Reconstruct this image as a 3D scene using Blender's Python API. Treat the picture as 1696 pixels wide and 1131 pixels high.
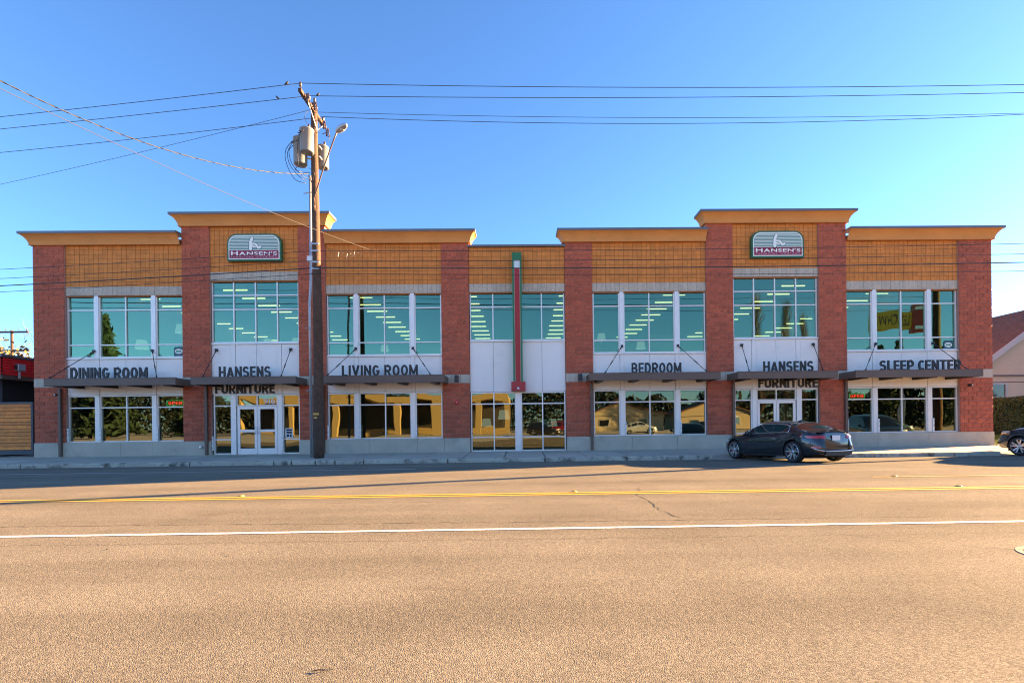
import bpy, math, random
import numpy as np
from mathutils import Vector, Matrix, Euler

for o in list(bpy.data.objects):
    bpy.data.objects.remove(o)
random.seed(7)
R = random.Random(11)
scn = bpy.context.scene
COL = scn.collection

# ------------------------------------------------------------------ camera
cam_d = bpy.data.cameras.new('camera')
cam = bpy.data.objects.new('camera', cam_d)
COL.objects.link(cam)
cam_d.sensor_width = 36.0
cam_d.lens = 36.0 * 820.0 / 1696.0
cam_d.shift_x = -0.01683
cam_d.shift_y = 0.08225
cam_d.clip_start = 0.1
cam_d.clip_end = 6000.0
cam.matrix_world = (Matrix.Translation((0.0, -21.867, 1.12)) @ Matrix.Rotation(-0.0153, 4, 'Z')
                    @ Matrix.Rotation(math.radians(90), 4, 'X') @ Matrix.Rotation(-0.01195, 4, 'Z'))
scn.camera = cam

# ------------------------------------------------------------------ sky and sun
SUN_EL = math.radians(12.5)
SUN_AZ = math.atan2(1.0, 0.345)          # clockwise from +Y towards +X
world = bpy.data.worlds.new('World')
scn.world = world
world.use_nodes = True
wn = world.node_tree
wn.nodes.clear()
sky = wn.nodes.new('ShaderNodeTexSky')
sky.sky_type = 'NISHITA'
sky.sun_disc = False
sky.sun_elevation = SUN_EL
sky.sun_rotation = SUN_AZ
sky.altitude = 0.0
sky.air_density = 0.8
sky.dust_density = 0.2
sky.ozone_density = 4.8
bg = wn.nodes.new('ShaderNodeBackground')
bg.inputs['Strength'].default_value = 0.05
wo = wn.nodes.new('ShaderNodeOutputWorld')
wn.links.new(sky.outputs[0], bg.inputs[0])
wn.links.new(bg.outputs[0], wo.inputs[0])
sun_d = bpy.data.lights.new('sun', 'SUN')
sun_d.energy = 5.0
sun_d.angle = math.radians(0.5)
sun_d.color = (1.0, 0.63, 0.30)
sun = bpy.data.objects.new('sun', sun_d)
COL.objects.link(sun)
sdir = Vector((math.sin(SUN_AZ) * math.cos(SUN_EL), math.cos(SUN_AZ) * math.cos(SUN_EL), math.sin(SUN_EL)))
sun.rotation_euler = sdir.to_track_quat('Z', 'Y').to_euler()
sun.location = sdir * 60
vs = scn.view_settings
vs.view_transform = 'Standard'
vs.look = 'None'
vs.gamma = 1.0
vs.exposure = 3.27
vs.use_curve_mapping = False
scn.cycles.use_denoising = True
scn.cycles.pixel_filter_type = 'BLACKMAN_HARRIS'
scn.cycles.filter_width = 1.1
scn.cycles.max_bounces = 8
scn.cycles.diffuse_bounces = 4
scn.cycles.glossy_bounces = 4
scn.cycles.transparent_max_bounces = 16
scn.cycles.caustics_reflective = False
scn.cycles.caustics_refractive = False

# ------------------------------------------------------------------ materials
MATS = {}


def M(name, col, rough=0.6, metal=0.0, var=0.0, vscale=3.0, fine=0.0, fscale=60.0, bump=0.0, bscale=60.0,
      spec=0.5, emit=0.0, coat=0.0, rand=0.0, stain=None):
    if name in MATS:
        return MATS[name]
    m = bpy.data.materials.new(name)
    m.use_nodes = True
    nt = m.node_tree
    b = nt.nodes['Principled BSDF']
    N = nt.nodes.new
    L = nt.links.new
    b.inputs['Roughness'].default_value = rough
    b.inputs['Metallic'].default_value = metal
    b.inputs['Specular IOR Level'].default_value = spec
    b.inputs['Coat Weight'].default_value = coat
    c4 = (*col, 1.0)
    b.inputs['Base Color'].default_value = c4
    if emit:
        b.inputs['Emission Color'].default_value = c4
        b.inputs['Emission Strength'].default_value = emit
    geo = N('ShaderNodeNewGeometry')
    last = None

    def noise(scale, detail=4.0, rgh=0.6):
        t = N('ShaderNodeTexNoise')
        t.inputs['Scale'].default_value = scale
        t.inputs['Detail'].default_value = detail
        t.inputs['Roughness'].default_value = rgh
        L(geo.outputs['Position'], t.inputs['Vector'])
        return t.outputs['Fac']

    def mul(src, fac_socket, lo, hi, a=0.3, z=0.7):
        mr = N('ShaderNodeMapRange')
        mr.inputs['From Min'].default_value = a
        mr.inputs['From Max'].default_value = z
        mr.inputs['To Min'].default_value = lo
        mr.inputs['To Max'].default_value = hi
        L(fac_socket, mr.inputs['Value'])
        mx = N('ShaderNodeVectorMath')
        mx.operation = 'SCALE'
        if src is None:
            mx.inputs[0].default_value = col
        else:
            L(src, mx.inputs[0])
        L(mr.outputs[0], mx.inputs['Scale'])
        return mx.outputs[0]
    if var:
        last = mul(last, noise(vscale), 1 - var, 1 + var)
    if fine:
        last = mul(last, noise(fscale, 2.0), 1 - fine, 1 + fine)
    if rand:
        oi = N('ShaderNodeObjectInfo')
        last = mul(last, oi.outputs['Random'], 1 - rand, 1 + rand, 0.0, 1.0)
    if stain:
        # dirt or wear patches with their own shape: (colour, scale, threshold, amount)
        sc_, ss_, st_, sa_ = stain
        mr = N('ShaderNodeMapRange')
        mr.inputs['From Min'].default_value = st_
        mr.inputs['From Max'].default_value = st_ + 0.15
        mr.inputs['To Max'].default_value = sa_
        L(noise(ss_, 6.0, 0.65), mr.inputs['Value'])
        mx = N('ShaderNodeMix')
        mx.data_type = 'RGBA'
        L(mr.outputs[0], mx.inputs[0])
        if last is None:
            mx.inputs[6].default_value = c4
        else:
            L(last, mx.inputs[6])
        mx.inputs[7].default_value = (*sc_, 1)
        last = mx.outputs[2]
    if last is not None:
        L(last, b.inputs['Base Color'])
    if bump:
        bn = N('ShaderNodeBump')
        bn.inputs['Strength'].default_value = bump
        bn.inputs['Distance'].default_value = 0.02
        L(noise(bscale, 3.0), bn.inputs['Height'])
        L(bn.outputs[0], b.inputs['Normal'])
    MATS[name] = m
    return m


def glass_mat(name, refl, trans, fac, wave=0.0, wscale=1.2):
    """reflective coated glazing: tinted mirror coat over tinted transparent body"""
    m = bpy.data.materials.new(name)
    m.use_nodes = True
    nt = m.node_tree
    nt.nodes.clear()
    N = nt.nodes.new
    L = nt.links.new
    out = N('ShaderNodeOutputMaterial')
    mix = N('ShaderNodeMixShader')
    tr = N('ShaderNodeBsdfTransparent')
    gl = N('ShaderNodeBsdfGlossy')
    tr.inputs[0].default_value = (*trans, 1)
    gl.inputs['Color'].default_value = (*refl, 1)
    gl.inputs['Roughness'].default_value = 0.0
    lw = N('ShaderNodeLayerWeight')
    lw.inputs['Blend'].default_value = 0.35
    mr = N('ShaderNodeMapRange')
    mr.inputs['To Min'].default_value = fac
    mr.inputs['To Max'].default_value = 1.0
    L(lw.outputs['Fresnel'], mr.inputs['Value'])
    L(mr.outputs[0], mix.inputs[0])
    L(tr.outputs[0], mix.inputs[1])
    L(gl.outputs[0], mix.inputs[2])
    if wave:
        geo = N('ShaderNodeNewGeometry')
        t = N('ShaderNodeTexNoise')
        t.inputs['Scale'].default_value = wscale
        t.inputs['Detail'].default_value = 1.0
        L(geo.outputs['Position'], t.inputs['Vector'])
        bn = N('ShaderNodeBump')
        bn.inputs['Strength'].default_value = 1.0
        bn.inputs['Distance'].default_value = wave
        L(t.outputs['Fac'], bn.inputs['Height'])
        L(bn.outputs[0], gl.inputs['Normal'])
    L(mix.outputs[0], out.inputs[0])
    MATS[name] = m
    return m


def cell_mat(name, col, cell, amount, rough=0.8, fine=0.1, fscale=50.0, bump=0.3):
    """masonry whose single units differ a little in tone"""
    m = M(name, col, rough, var=0.06, vscale=1.5, fine=fine, fscale=fscale, bump=bump, bscale=fscale)
    nt = m.node_tree
    b = nt.nodes['Principled BSDF']
    src = b.inputs['Base Color'].links[0].from_socket
    geo = nt.nodes.new('ShaderNodeNewGeometry')
    dv = nt.nodes.new('ShaderNodeVectorMath')
    dv.operation = 'DIVIDE'
    dv.inputs[1].default_value = cell
    nt.links.new(geo.outputs['Position'], dv.inputs[0])
    fl = nt.nodes.new('ShaderNodeVectorMath')
    fl.operation = 'FLOOR'
    nt.links.new(dv.outputs[0], fl.inputs[0])
    wn_ = nt.nodes.new('ShaderNodeTexWhiteNoise')
    nt.links.new(fl.outputs[0], wn_.inputs['Vector'])
    mr = nt.nodes.new('ShaderNodeMapRange')
    mr.inputs['To Min'].default_value = 1 - amount
    mr.inputs['To Max'].default_value = 1 + amount
    nt.links.new(wn_.outputs['Value'], mr.inputs['Value'])
    sc = nt.nodes.new('ShaderNodeVectorMath')
    sc.operation = 'SCALE'
    nt.links.new(src, sc.inputs[0])
    nt.links.new(mr.outputs[0], sc.inputs['Scale'])
    nt.links.new(sc.outputs[0], b.inputs['Base Color'])
    return m


# ------------------------------------------------------------------ mesh helpers
class MB:
    """collects shapes for ONE mesh object"""

    def __init__(s):
        s.v = []
        s.f = []

    def add(s, verts, faces):
        n = len(s.v)
        s.v += [tuple(p) for p in verts]
        s.f += [tuple(i + n for i in q) for q in faces]
        return s

    def box(s, x0, x1, y0, y1, z0, z1, c=0.0):
        """box, with chamfered vertical front edges when c > 0"""
        if c <= 0:
            return s.add([(x0, y0, z0), (x1, y0, z0), (x1, y1, z0), (x0, y1, z0), (x0, y0, z1), (x1, y0, z1), (x1, y1, z1), (x0, y1, z1)],
                         [(0, 3, 2, 1), (4, 5, 6, 7), (0, 1, 5, 4), (1, 2, 6, 5), (2, 3, 7, 6), (3, 0, 4, 7)])
        # bevelled on all edges
        V = []
        F = []
        xs, ys, zs = (x0, x1), (y0, y1), (z0, z1)
        idx = {}
        for i in (0, 1):
            for j in (0, 1):
                for k in (0, 1):
                    sx, sy, sz = (1 if i == 0 else -1), (1 if j == 0 else -1), (1 if k == 0 else -1)
                    for a in range(3):
                        p = [xs[i] + sx * c, ys[j] + sy * c, zs[k] + sz * c]
                        p[a] = (xs[i], ys[j], zs[k])[a]
                        idx[(i, j, k, a)] = len(V)
                        V.append(tuple(p))
        I = idx
        F += [(I[0, 0, 0, 0], I[0, 0, 1, 0], I[0, 1, 1, 0], I[0, 1, 0, 0]), (I[1, 0, 0, 0], I[1, 1, 0, 0], I[1, 1, 1, 0], I[1, 0, 1, 0]),
              (I[0, 0, 0, 1], I[1, 0, 0, 1], I[1, 0, 1, 1], I[0, 0, 1, 1]), (I[0, 1, 0, 1], I[0, 1, 1, 1], I[1, 1, 1, 1], I[1, 1, 0, 1]),
              (I[0, 0, 0, 2], I[0, 1, 0, 2], I[1, 1, 0, 2], I[1, 0, 0, 2]), (I[0, 0, 1, 2], I[1, 0, 1, 2], I[1, 1, 1, 2], I[0, 1, 1, 2])]
        for j in (0, 1):
            for k in (0, 1):
                F.append((I[0, j, k, 1], I[1, j, k, 1], I[1, j, k, 2], I[0, j, k, 2]))
        for i in (0, 1):
            for k in (0, 1):
                F.append((I[i, 0, k, 0], I[i, 1, k, 0], I[i, 1, k, 2], I[i, 0, k, 2]))
        for i in (0, 1):
            for j in (0, 1):
                F.append((I[i, j, 0, 0], I[i, j, 1, 0], I[i, j, 1, 1], I[i, j, 0, 1]))
        for i in (0, 1):
            for j in (0, 1):
                for k in (0, 1):
                    F.append((I[i, j, k, 0], I[i, j, k, 1], I[i, j, k, 2]))
        return s.add(V, F)

    def prism(s, poly, y0, y1):
        """polygon in (x, z) extruded along y"""
        n = len(poly)
        V = [(x, y0, z) for x, z in poly] + [(x, y1, z) for x, z in poly]
        F = [tuple(range(n)), tuple(range(2 * n - 1, n - 1, -1))]
        F += [(i, i + n, (i + 1) % n + n, (i + 1) % n) for i in range(n)]
        return s.add(V, F)

    def tube(s, path, r, n=8, cap=True):
        path = [Vector(p) for p in path]
        rs = r if isinstance(r, (list, tuple)) else [r] * len(path)
        V = []
        F = []
        up = Vector((0, 0, 1))
        for i, p in enumerate(path):
            d = (path[min(i + 1, len(path) - 1)] - path[max(i - 1, 0)])
            d = d.normalized() if d.length > 1e-9 else Vector((0, 0, 1))
            a = d.cross(up)
            if a.length < 0.05:
                a = d.cross(Vector((1, 0, 0)))
            a.normalize()
            b = d.cross(a)
            for k in range(n):
                t = 2 * math.pi * k / n
                V.append(p + (a * math.cos(t) + b * math.sin(t)) * rs[i])
        for i in range(len(path) - 1):
            for k in range(n):
                F.append((i * n + k, i * n + (k + 1) % n, (i + 1) * n + (k + 1) % n, (i + 1) * n + k))
        if cap:
            F.append(tuple(range(n))[::-1])
            F.append(tuple((len(path) - 1) * n + k for k in range(n)))
        return s.add(V, F)

    def lathe(s, prof, n=20, axis='z', o=(0, 0, 0)):
        """profile (radius, height) revolved about an axis through o"""
        V = []
        F = []
        for r, h in prof:
            for k in range(n):
                t = 2 * math.pi * k / n
                a, b = r * math.cos(t), r * math.sin(t)
                p = {'z': (a, b, h), 'y': (a, h, b), 'x': (h, a, b)}[axis]
                V.append((p[0] + o[0], p[1] + o[1], p[2] + o[2]))
        for i in range(len(prof) - 1):
            for k in range(n):
                F.append((i * n + k, i * n + (k + 1) % n, (i + 1) * n + (k + 1) % n, (i + 1) * n + k))
        return s.add(V, F)

    def mesh(s, name, mat=None, smooth=False):
        me = bpy.data.meshes.new(name)
        me.from_pydata(s.v, [], s.f)
        if mat:
            me.materials.append(mat)
        if smooth:
            me.polygons.foreach_set('use_smooth', [True] * len(me.polygons))
        me.update()
        return me

    def build(s, name, mat, parent=None, smooth=False, fixn=False):
        me = s.mesh(name, mat, smooth)
        if fixn:
            import bmesh
            bm = bmesh.new()
            bm.from_mesh(me)
            bmesh.ops.recalc_face_normals(bm, faces=bm.faces)
            bm.to_mesh(me)
            bm.free()
        return link(name, me, parent)


def link(name, data, parent=None, loc=None, rot=None):
    o = bpy.data.objects.new(name, data)
    COL.objects.link(o)
    if parent is not None:
        o.parent = parent
    if loc is not None:
        o.location = loc
    if rot is not None:
        o.rotation_euler = rot
    return o


def tag(o, label=None, cat=None, group=None, kind=None):
    if label:
        o['label'] = label
    if cat:
        o['category'] = cat
    if group:
        o['group'] = group
    if kind:
        o['kind'] = kind
    return o


def thing(name, loc, label, cat, group=None, rz=0.0):
    return tag(link(name, None, None, loc, (0, 0, rz)), label, cat, group)


def copy_tree(o, parent=None):
    c = o.copy()
    COL.objects.link(c)
    c.parent = parent
    for ch in o.children:
        copy_tree(ch, c)
    return c


# glyph meshes for lettering (built-in font), made before the scene is heavy
GLYPH = {}


def glyphs(chars, bold):
    for ch in chars:
        if ch == ' ' or (ch, bold) in GLYPH:
            continue
        cu = bpy.data.curves.new('glyph', 'FONT')
        cu.body = ch
        cu.size = 1.0
        cu.extrude = 0.5
        cu.offset = bold
        cu.resolution_u = 3
        ob = bpy.data.objects.new('glyph', cu)
        COL.objects.link(ob)
        bpy.context.view_layer.update()
        me = bpy.data.meshes.new_from_object(ob.evaluated_get(bpy.context.evaluated_depsgraph_get()))
        co = np.empty(len(me.vertices) * 3)
        me.vertices.foreach_get('co', co)
        GLYPH[(ch, bold)] = (co.reshape(-1, 3), [tuple(p.vertices) for p in me.polygons])
        bpy.data.objects.remove(ob)
        bpy.data.curves.remove(cu)
        bpy.data.meshes.remove(me)


# bold condensed stroke alphabet: centre lines in a 0.62 x 1 cell, stroke width 0.17
def arc(cx, cz, rx, rz, a0, a1, n=8):
    return [(cx + rx * math.cos(math.radians(a0 + (a1 - a0) * i / n)), cz + rz * math.sin(math.radians(a0 + (a1 - a0) * i / n))) for i in range(n + 1)]


SW = 0.17
l_, r_, b_, t_ = 0.085, 0.535, 0.085, 0.915
STROKE = {
    'D': [[(l_, b_), (l_, t_), (0.27, t_)] + arc(0.27, 0.5, 0.265, 0.415, 90, -90) + [(l_, b_)]],
    'I': [[(l_, 0), (l_, 1)]], 'L': [[(l_, 1), (l_, b_), (0.48, b_)]], 'T': [[(0, t_), (0.60, t_)], [(0.30, 0), (0.30, t_)]],
    'N': [[(l_, 0), (l_, 1)], [(l_, 0.93), (r_, 0.07)], [(r_, 0), (r_, 1)]],
    'G': [arc(0.31, 0.5, 0.225, 0.415, 40, 330, 12) + [(r_, 0.46), (0.34, 0.46)]],
    'C': [arc(0.31, 0.5, 0.225, 0.415, 45, 315, 12)],
    'O': [arc(0.31, 0.5, 0.225, 0.415, 0, 360, 18)],
    'R': [[(l_, 0), (l_, t_), (0.30, t_)] + arc(0.30, 0.69, 0.22, 0.225, 90, -90) + [(l_, 0.465)], [(0.30, 0.465), (0.53, 0)]],
    'P': [[(l_, 0), (l_, t_), (0.30, t_)] + arc(0.30, 0.67, 0.22, 0.245, 90, -90) + [(l_, 0.425)]],
    'B': [[(l_, b_), (l_, t_), (0.28, t_)] + arc(0.28, 0.71, 0.205, 0.205, 90, -90) + [(l_, 0.505)], [(0.28, 0.505)] + arc(0.29, 0.295, 0.225, 0.21, 90, -90) + [(l_, b_)]],
    'M': [[(l_, 0), (l_, 1)], [(l_, 0.95), (0.38, 0.16)], [(0.38, 0.16), (0.675, 0.95)], [(0.675, 0), (0.675, 1)]],
    'H': [[(l_, 0), (l_, 1)], [(r_, 0), (r_, 1)], [(l_, 0.5), (r_, 0.5)]],
    'A': [[(0.06, 0), (0.32, 0.93)], [(0.58, 0), (0.32, 0.93)], [(0.15, 0.27), (0.49, 0.27)]],
    'V': [[(0.06, 1), (0.31, 0.07)], [(0.56, 1), (0.31, 0.07)]],
    'S': [arc(0.30, 0.70, 0.205, 0.215, 25, 225, 9) + arc(0.30, 0.30, 0.215, 0.215, 75, -155, 10)],
    'E': [[(0.50, t_), (l_, t_), (l_, b_), (0.50, b_)], [(l_, 0.505), (0.46, 0.505)]],
    'F': [[(0.50, t_), (l_, t_), (l_, 0)], [(l_, 0.49), (0.46, 0.49)]],
    'U': [[(l_, 1), (l_, 0.33)] + arc(0.31, 0.32, 0.225, 0.235, 180, 360) + [(r_, 0.33), (r_, 1)]],
}
for ch_, ss_ in STROKE.items():
    V_, F_ = [], []
    for si_, pl in enumerate(ss_):
        n_ = len(pl)
        base_ = len(V_)
        zz_ = 0.5 + 0.01 * si_
        closed = math.hypot(pl[0][0] - pl[-1][0], pl[0][1] - pl[-1][1]) < 1e-6
        for i_ in range(n_):
            p_ = Vector(pl[i_])
            a_ = Vector(pl[i_ - 1]) if i_ > 0 else (Vector(pl[-2]) if closed else None)
            c_ = Vector(pl[i_ + 1]) if i_ < n_ - 1 else (Vector(pl[1]) if closed else None)
            d0 = (p_ - a_).normalized() if a_ is not None else (c_ - p_).normalized()
            d1 = (c_ - p_).normalized() if c_ is not None else d0
            n0, n1 = Vector((-d0.y, d0.x)), Vector((-d1.y, d1.x))
            m_ = (n0 + n1)
            m_ = m_.normalized() if m_.length > 0.2 else n0
            k_ = min(1 / max(m_.dot(n0), 0.45), 1.6) * SW / 2
            for sg_ in (1, -1):
                for h_ in (zz_, -0.5):
                    V_.append((p_.x + m_.x * k_ * sg_, p_.y + m_.y * k_ * sg_, h_))
        for i_ in range(n_ - 1):
            a_ = base_ + 4 * i_
            e_ = a_ + 4
            F_ += [(a_, e_, e_ + 2, a_ + 2), (a_, a_ + 1, e_ + 1, e_), (a_ + 2, e_ + 2, e_ + 3, a_ + 3), (a_ + 1, a_ + 3, e_ + 3, e_ + 1)]
        F_ += [(base_, base_ + 2, base_ + 3, base_ + 1), (base_ + 4 * n_ - 4, base_ + 4 * n_ - 3, base_ + 4 * n_ - 1, base_ + 4 * n_ - 2)]
    GLYPH[(ch_, 'stroke')] = (np.array(V_), F_)
glyphs("HANSE'", 0.02)
glyphs("HANSEFURITCOMPY'916OLBWKG0", 0.006)


def lettering(text, x0, x1, z0, z1, y, depth, mat, parent, bold='stroke', gap=0.13, space=0.42, small=None, spread=None, join=False):
    """raised letters filling the box x0..x1, z0..z1 with their faces at y; each letter is a part"""
    H = z1 - z0
    cap = 0.0
    for ch in 'HEO':
        if (ch, bold) in GLYPH:
            c = GLYPH[(ch, bold)][0]
            cap = max(cap, c[:, 1].max())
    if cap == 0:
        cap = 0.7
    pos = []
    cur = 0.0
    for i, ch in enumerate(text):
        if ch == ' ':
            cur += space
            continue
        c, f = GLYPH[(ch, bold)]
        k = small if (small and i > 0 and text[i - 1] != ' ') else 1.0
        w = (c[:, 0].max() - c[:, 0].min()) * k
        pos.append((ch, cur, k))
        cur += w + gap * k
    tot = cur - gap
    sx = (x1 - x0) / tot
    fl = 1.0
    mb = MB()
    for ch, cx, k in pos:
        c, f = GLYPH[(ch, bold)]
        p = np.empty_like(c)
        p[:, 0] = x0 + ((c[:, 0] - c[:, 0].min()) * k + cx) * sx
        p[:, 2] = z0 + c[:, 1] * k * H / cap
        p[:, 1] = y - c[:, 2] * depth + depth / 2
        if not join:
            mb = MB()
        mb.add(p.tolist(), f)
        if not join:
            mb.build('letter', mat, parent)
    if join:
        return mb.build('lettering', mat, parent)

# ------------------------------------------------------------------ palette
m_brick = M('red_split_face_block', (0.46, 0.108, 0.052), 0.85, var=0.10, vscale=2.5, fine=0.38, fscale=38, bump=0.9, bscale=34, rand=0.17)
m_brick_s = cell_mat('red_split_face_block_far', (0.46, 0.108, 0.052), (0.4, 9, 0.2), 0.17, fine=0.38, fscale=38, bump=0.9)
m_mortar = M('pink_mortar', (0.50, 0.27, 0.21), 0.9, fine=0.2)
m_orange = cell_mat('ochre_scored_block', (0.68, 0.235, 0.046), (0.201, 9, 0.201), 0.10, fine=0.14, fscale=45, bump=0.25)
m_ojoint = M('dark_ochre_joint', (0.33, 0.125, 0.035), 0.9)
m_cornice = M('ochre_stucco', (0.66, 0.275, 0.07), 0.75, var=0.08, vscale=0.9, stain=((0.46, 0.19, 0.055), 1.7, 0.57, 0.4), fine=0.05, fscale=40, bump=0.08)
m_capmetal = M('grey_metal_coping', (0.17, 0.165, 0.17), 0.45, 0.5, var=0.08, vscale=0.6)
m_greyblock = cell_mat('grey_concrete_block', (0.52, 0.445, 0.34), (0.201, 9, 9), 0.07, fine=0.3, fscale=32, bump=0.5)
m_base = M('cast_concrete_base', (0.53, 0.455, 0.345), 0.85, var=0.10, vscale=1.4, fine=0.08, fscale=30, bump=0.15,
           stain=((0.22, 0.20, 0.17), 0.9, 0.56, 0.45))
m_panel = M('white_metal_panel', (0.90, 0.84, 0.765), 0.35, 0.0, var=0.03, vscale=0.8, stain=((0.66, 0.62, 0.56), 1.1, 0.56, 0.35))
m_frame = M('anodised_aluminium', (0.84, 0.80, 0.75), 0.38, 0.25, var=0.02)
m_dark = M('dark_gasket', (0.02, 0.02, 0.022), 0.7)
m_brown = M('brown_painted_steel', (0.135, 0.088, 0.064), 0.45, var=0.08, vscale=1.5)
m_rod = M('black_steel_rod', (0.03, 0.028, 0.03), 0.4, 0.3)
m_letter = M('dark_letter_paint', (0.016, 0.015, 0.017), 0.45)
m_inner = M('interior_wall_paint', (0.42, 0.42, 0.38), 0.8)
m_infloor = M('interior_carpet', (0.14, 0.13, 0.11), 0.9, fine=0.15)
m_ceil = M('interior_ceiling', (0.5, 0.5, 0.48), 0.9)
g_pane = glass_mat('reflective_green_glazing', (0.28, 0.46, 0.30), (0.40, 0.60, 0.47), 0.46, 0.0022, 0.8)
g_low = glass_mat('green_tinted_glazing', (0.48, 0.51, 0.34), (0.34, 0.44, 0.34), 0.26, 0.0035, 0.7)
g_clear = glass_mat('clear_glazing', (0.9, 0.9, 0.9), (0.75, 0.8, 0.8), 0.08)

m_asphalt = bpy.data.materials.new('worn_asphalt')


def make_asphalt(m, dark, light, stone):
    m.use_nodes = True
    nt = m.node_tree
    b = nt.nodes['Principled BSDF']
    N = nt.nodes.new
    L = nt.links.new
    geo = N('ShaderNodeNewGeometry')

    def noise(scale, detail, stretch=None):
        t = N('ShaderNodeTexNoise')
        t.inputs['Scale'].default_value = scale
        t.inputs['Detail'].default_value = detail
        if stretch:
            v = N('ShaderNodeVectorMath')
            v.operation = 'MULTIPLY'
            v.inputs[1].default_value = stretch
            L(geo.outputs['Position'], v.inputs[0])
            L(v.outputs[0], t.inputs['Vector'])
        else:
            L(geo.outputs['Position'], t.inputs['Vector'])
        return t.outputs['Fac']
    vor = N('ShaderNodeTexVoronoi')
    vor.inputs['Scale'].default_value = 135.0
    L(geo.outputs['Position'], vor.inputs['Vector'])
    # aggregate: every stone its own tone
    r1 = N('ShaderNodeValToRGB')
    r1.color_ramp.elements[0].color = (*dark, 1)
    r1.color_ramp.elements[1].color = (*stone, 1)
    e = r1.color_ramp.elements.new(0.55)
    e.color = (*light, 1)
    sep = N('ShaderNodeSeparateColor')
    L(vor.outputs['Color'], sep.inputs[0])
    L(sep.outputs[0], r1.inputs[0])
    # long wear bands along the traffic and irregular blotches
    band = N('ShaderNodeMapRange')
    band.inputs['From Min'].default_value = 0.32
    band.inputs['From Max'].default_value = 0.68
    band.inputs['To Min'].default_value = 0.84
    band.inputs['To Max'].default_value = 1.14
    L(noise(1.0, 4.0, (0.05, 1.1, 1.0)), band.inputs['Value'])
    blot = N('ShaderNodeMapRange')
    blot.inputs['From Min'].default_value = 0.3
    blot.inputs['From Max'].default_value = 0.7
    blot.inputs['To Min'].default_value = 0.90
    blot.inputs['To Max'].default_value = 1.10
    L(noise(0.8, 6.0), blot.inputs['Value'])
    mm = N('ShaderNodeMath')
    mm.operation = 'MULTIPLY'
    L(band.outputs[0], mm.inputs[0])
    L(blot.outputs[0], mm.inputs[1])
    # oil drips and tar spots strung along the traffic
    spot = N('ShaderNodeMapRange')
    spot.inputs['From Min'].default_value = 0.64
    spot.inputs['From Max'].default_value = 0.80
    spot.inputs['To Min'].default_value = 1.0
    spot.inputs['To Max'].default_value = 0.78
    L(noise(2.2, 5.0, (0.55, 1.0, 1.0)), spot.inputs['Value'])
    ms = N('ShaderNodeMath')
    ms.operation = 'MULTIPLY'
    L(mm.outputs[0], ms.inputs[0])
    L(spot.outputs[0], ms.inputs[1])
    mm = ms
    sc = N('ShaderNodeVectorMath')
    sc.operation = 'SCALE'
    L(r1.outputs[0], sc.inputs[0])
    L(mm.outputs[0], sc.inputs['Scale'])
    L(sc.outputs[0], b.inputs['Base Color'])
    b.inputs['Roughness'].default_value = 0.85
    b.inputs['Specular IOR Level'].default_value = 0.02
    bn = N('ShaderNodeBump')
    bn.inputs['Strength'].default_value = 0.42
    bn.inputs['Distance'].default_value = 0.006
    add = N('ShaderNodeMath')
    add.operation = 'ADD'
    L(vor.outputs['Distance'], add.inputs[0])
    L(noise(28.0, 3.0), add.inputs[1])
    inv = N('ShaderNodeMath')
    inv.operation = 'MULTIPLY'
    inv.inputs[1].default_value = -1.0
    L(add.outputs[0], inv.inputs[0])
    L(inv.outputs[0], bn.inputs['Height'])
    L(bn.outputs[0], b.inputs['Normal'])


make_asphalt(m_asphalt, (0.130, 0.113, 0.084), (0.212, 0.185, 0.138), (0.32, 0.277, 0.206))
m_walk = M('broomed_concrete', (0.48, 0.42, 0.32), 0.85, var=0.10, vscale=0.8, fine=0.10, fscale=40, bump=0.12, rand=0.12,
           stain=((0.20, 0.19, 0.17), 1.3, 0.58, 0.4))
m_kerb = M('kerb_concrete', (0.52, 0.45, 0.34), 0.85, var=0.16, vscale=1.0, fine=0.12, fscale=30, bump=0.2,
           stain=((0.06, 0.052, 0.04), 2.0, 0.50, 0.85))


def paint_mat(name, col, wear):
    m = M(name, col, 0.6, fine=0.12, fscale=60, stain=((0.17, 0.16, 0.15), 14.0, wear, 0.85))
    return m


m_white_line = paint_mat('white_road_paint', (0.70, 0.68, 0.63), 0.53)
m_faint_line = paint_mat('worn_white_road_paint', (0.62, 0.61, 0.58), 0.53)
m_yellow_line = paint_mat('yellow_road_paint', (0.66, 0.40, 0.03), 0.58)
m_yellow_faint = paint_mat('worn_yellow_road_paint', (0.55, 0.34, 0.07), 0.52)
m_crack = M('crack_filler', (0.035, 0.033, 0.03), 0.8)

# ------------------------------------------------------------------ ground, road, pavement
ZP = [(-3.5, -0.215), (-4.1, -0.20), (-7.0, -0.135), (-11.0, -0.10), (-14.0, -0.10), (-17.5, -0.13), (-24.0, -0.15), (-60.0, -0.16)]


def road_z(y):
    ys = [p[0] for p in ZP][::-1]
    zs = [p[1] for p in ZP][::-1]
    return float(np.interp(y, ys, zs))


def walk_z(y):
    return -0.06 * min(max(-y / 3.5, 0.0), 1.0) - 0.0


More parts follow.
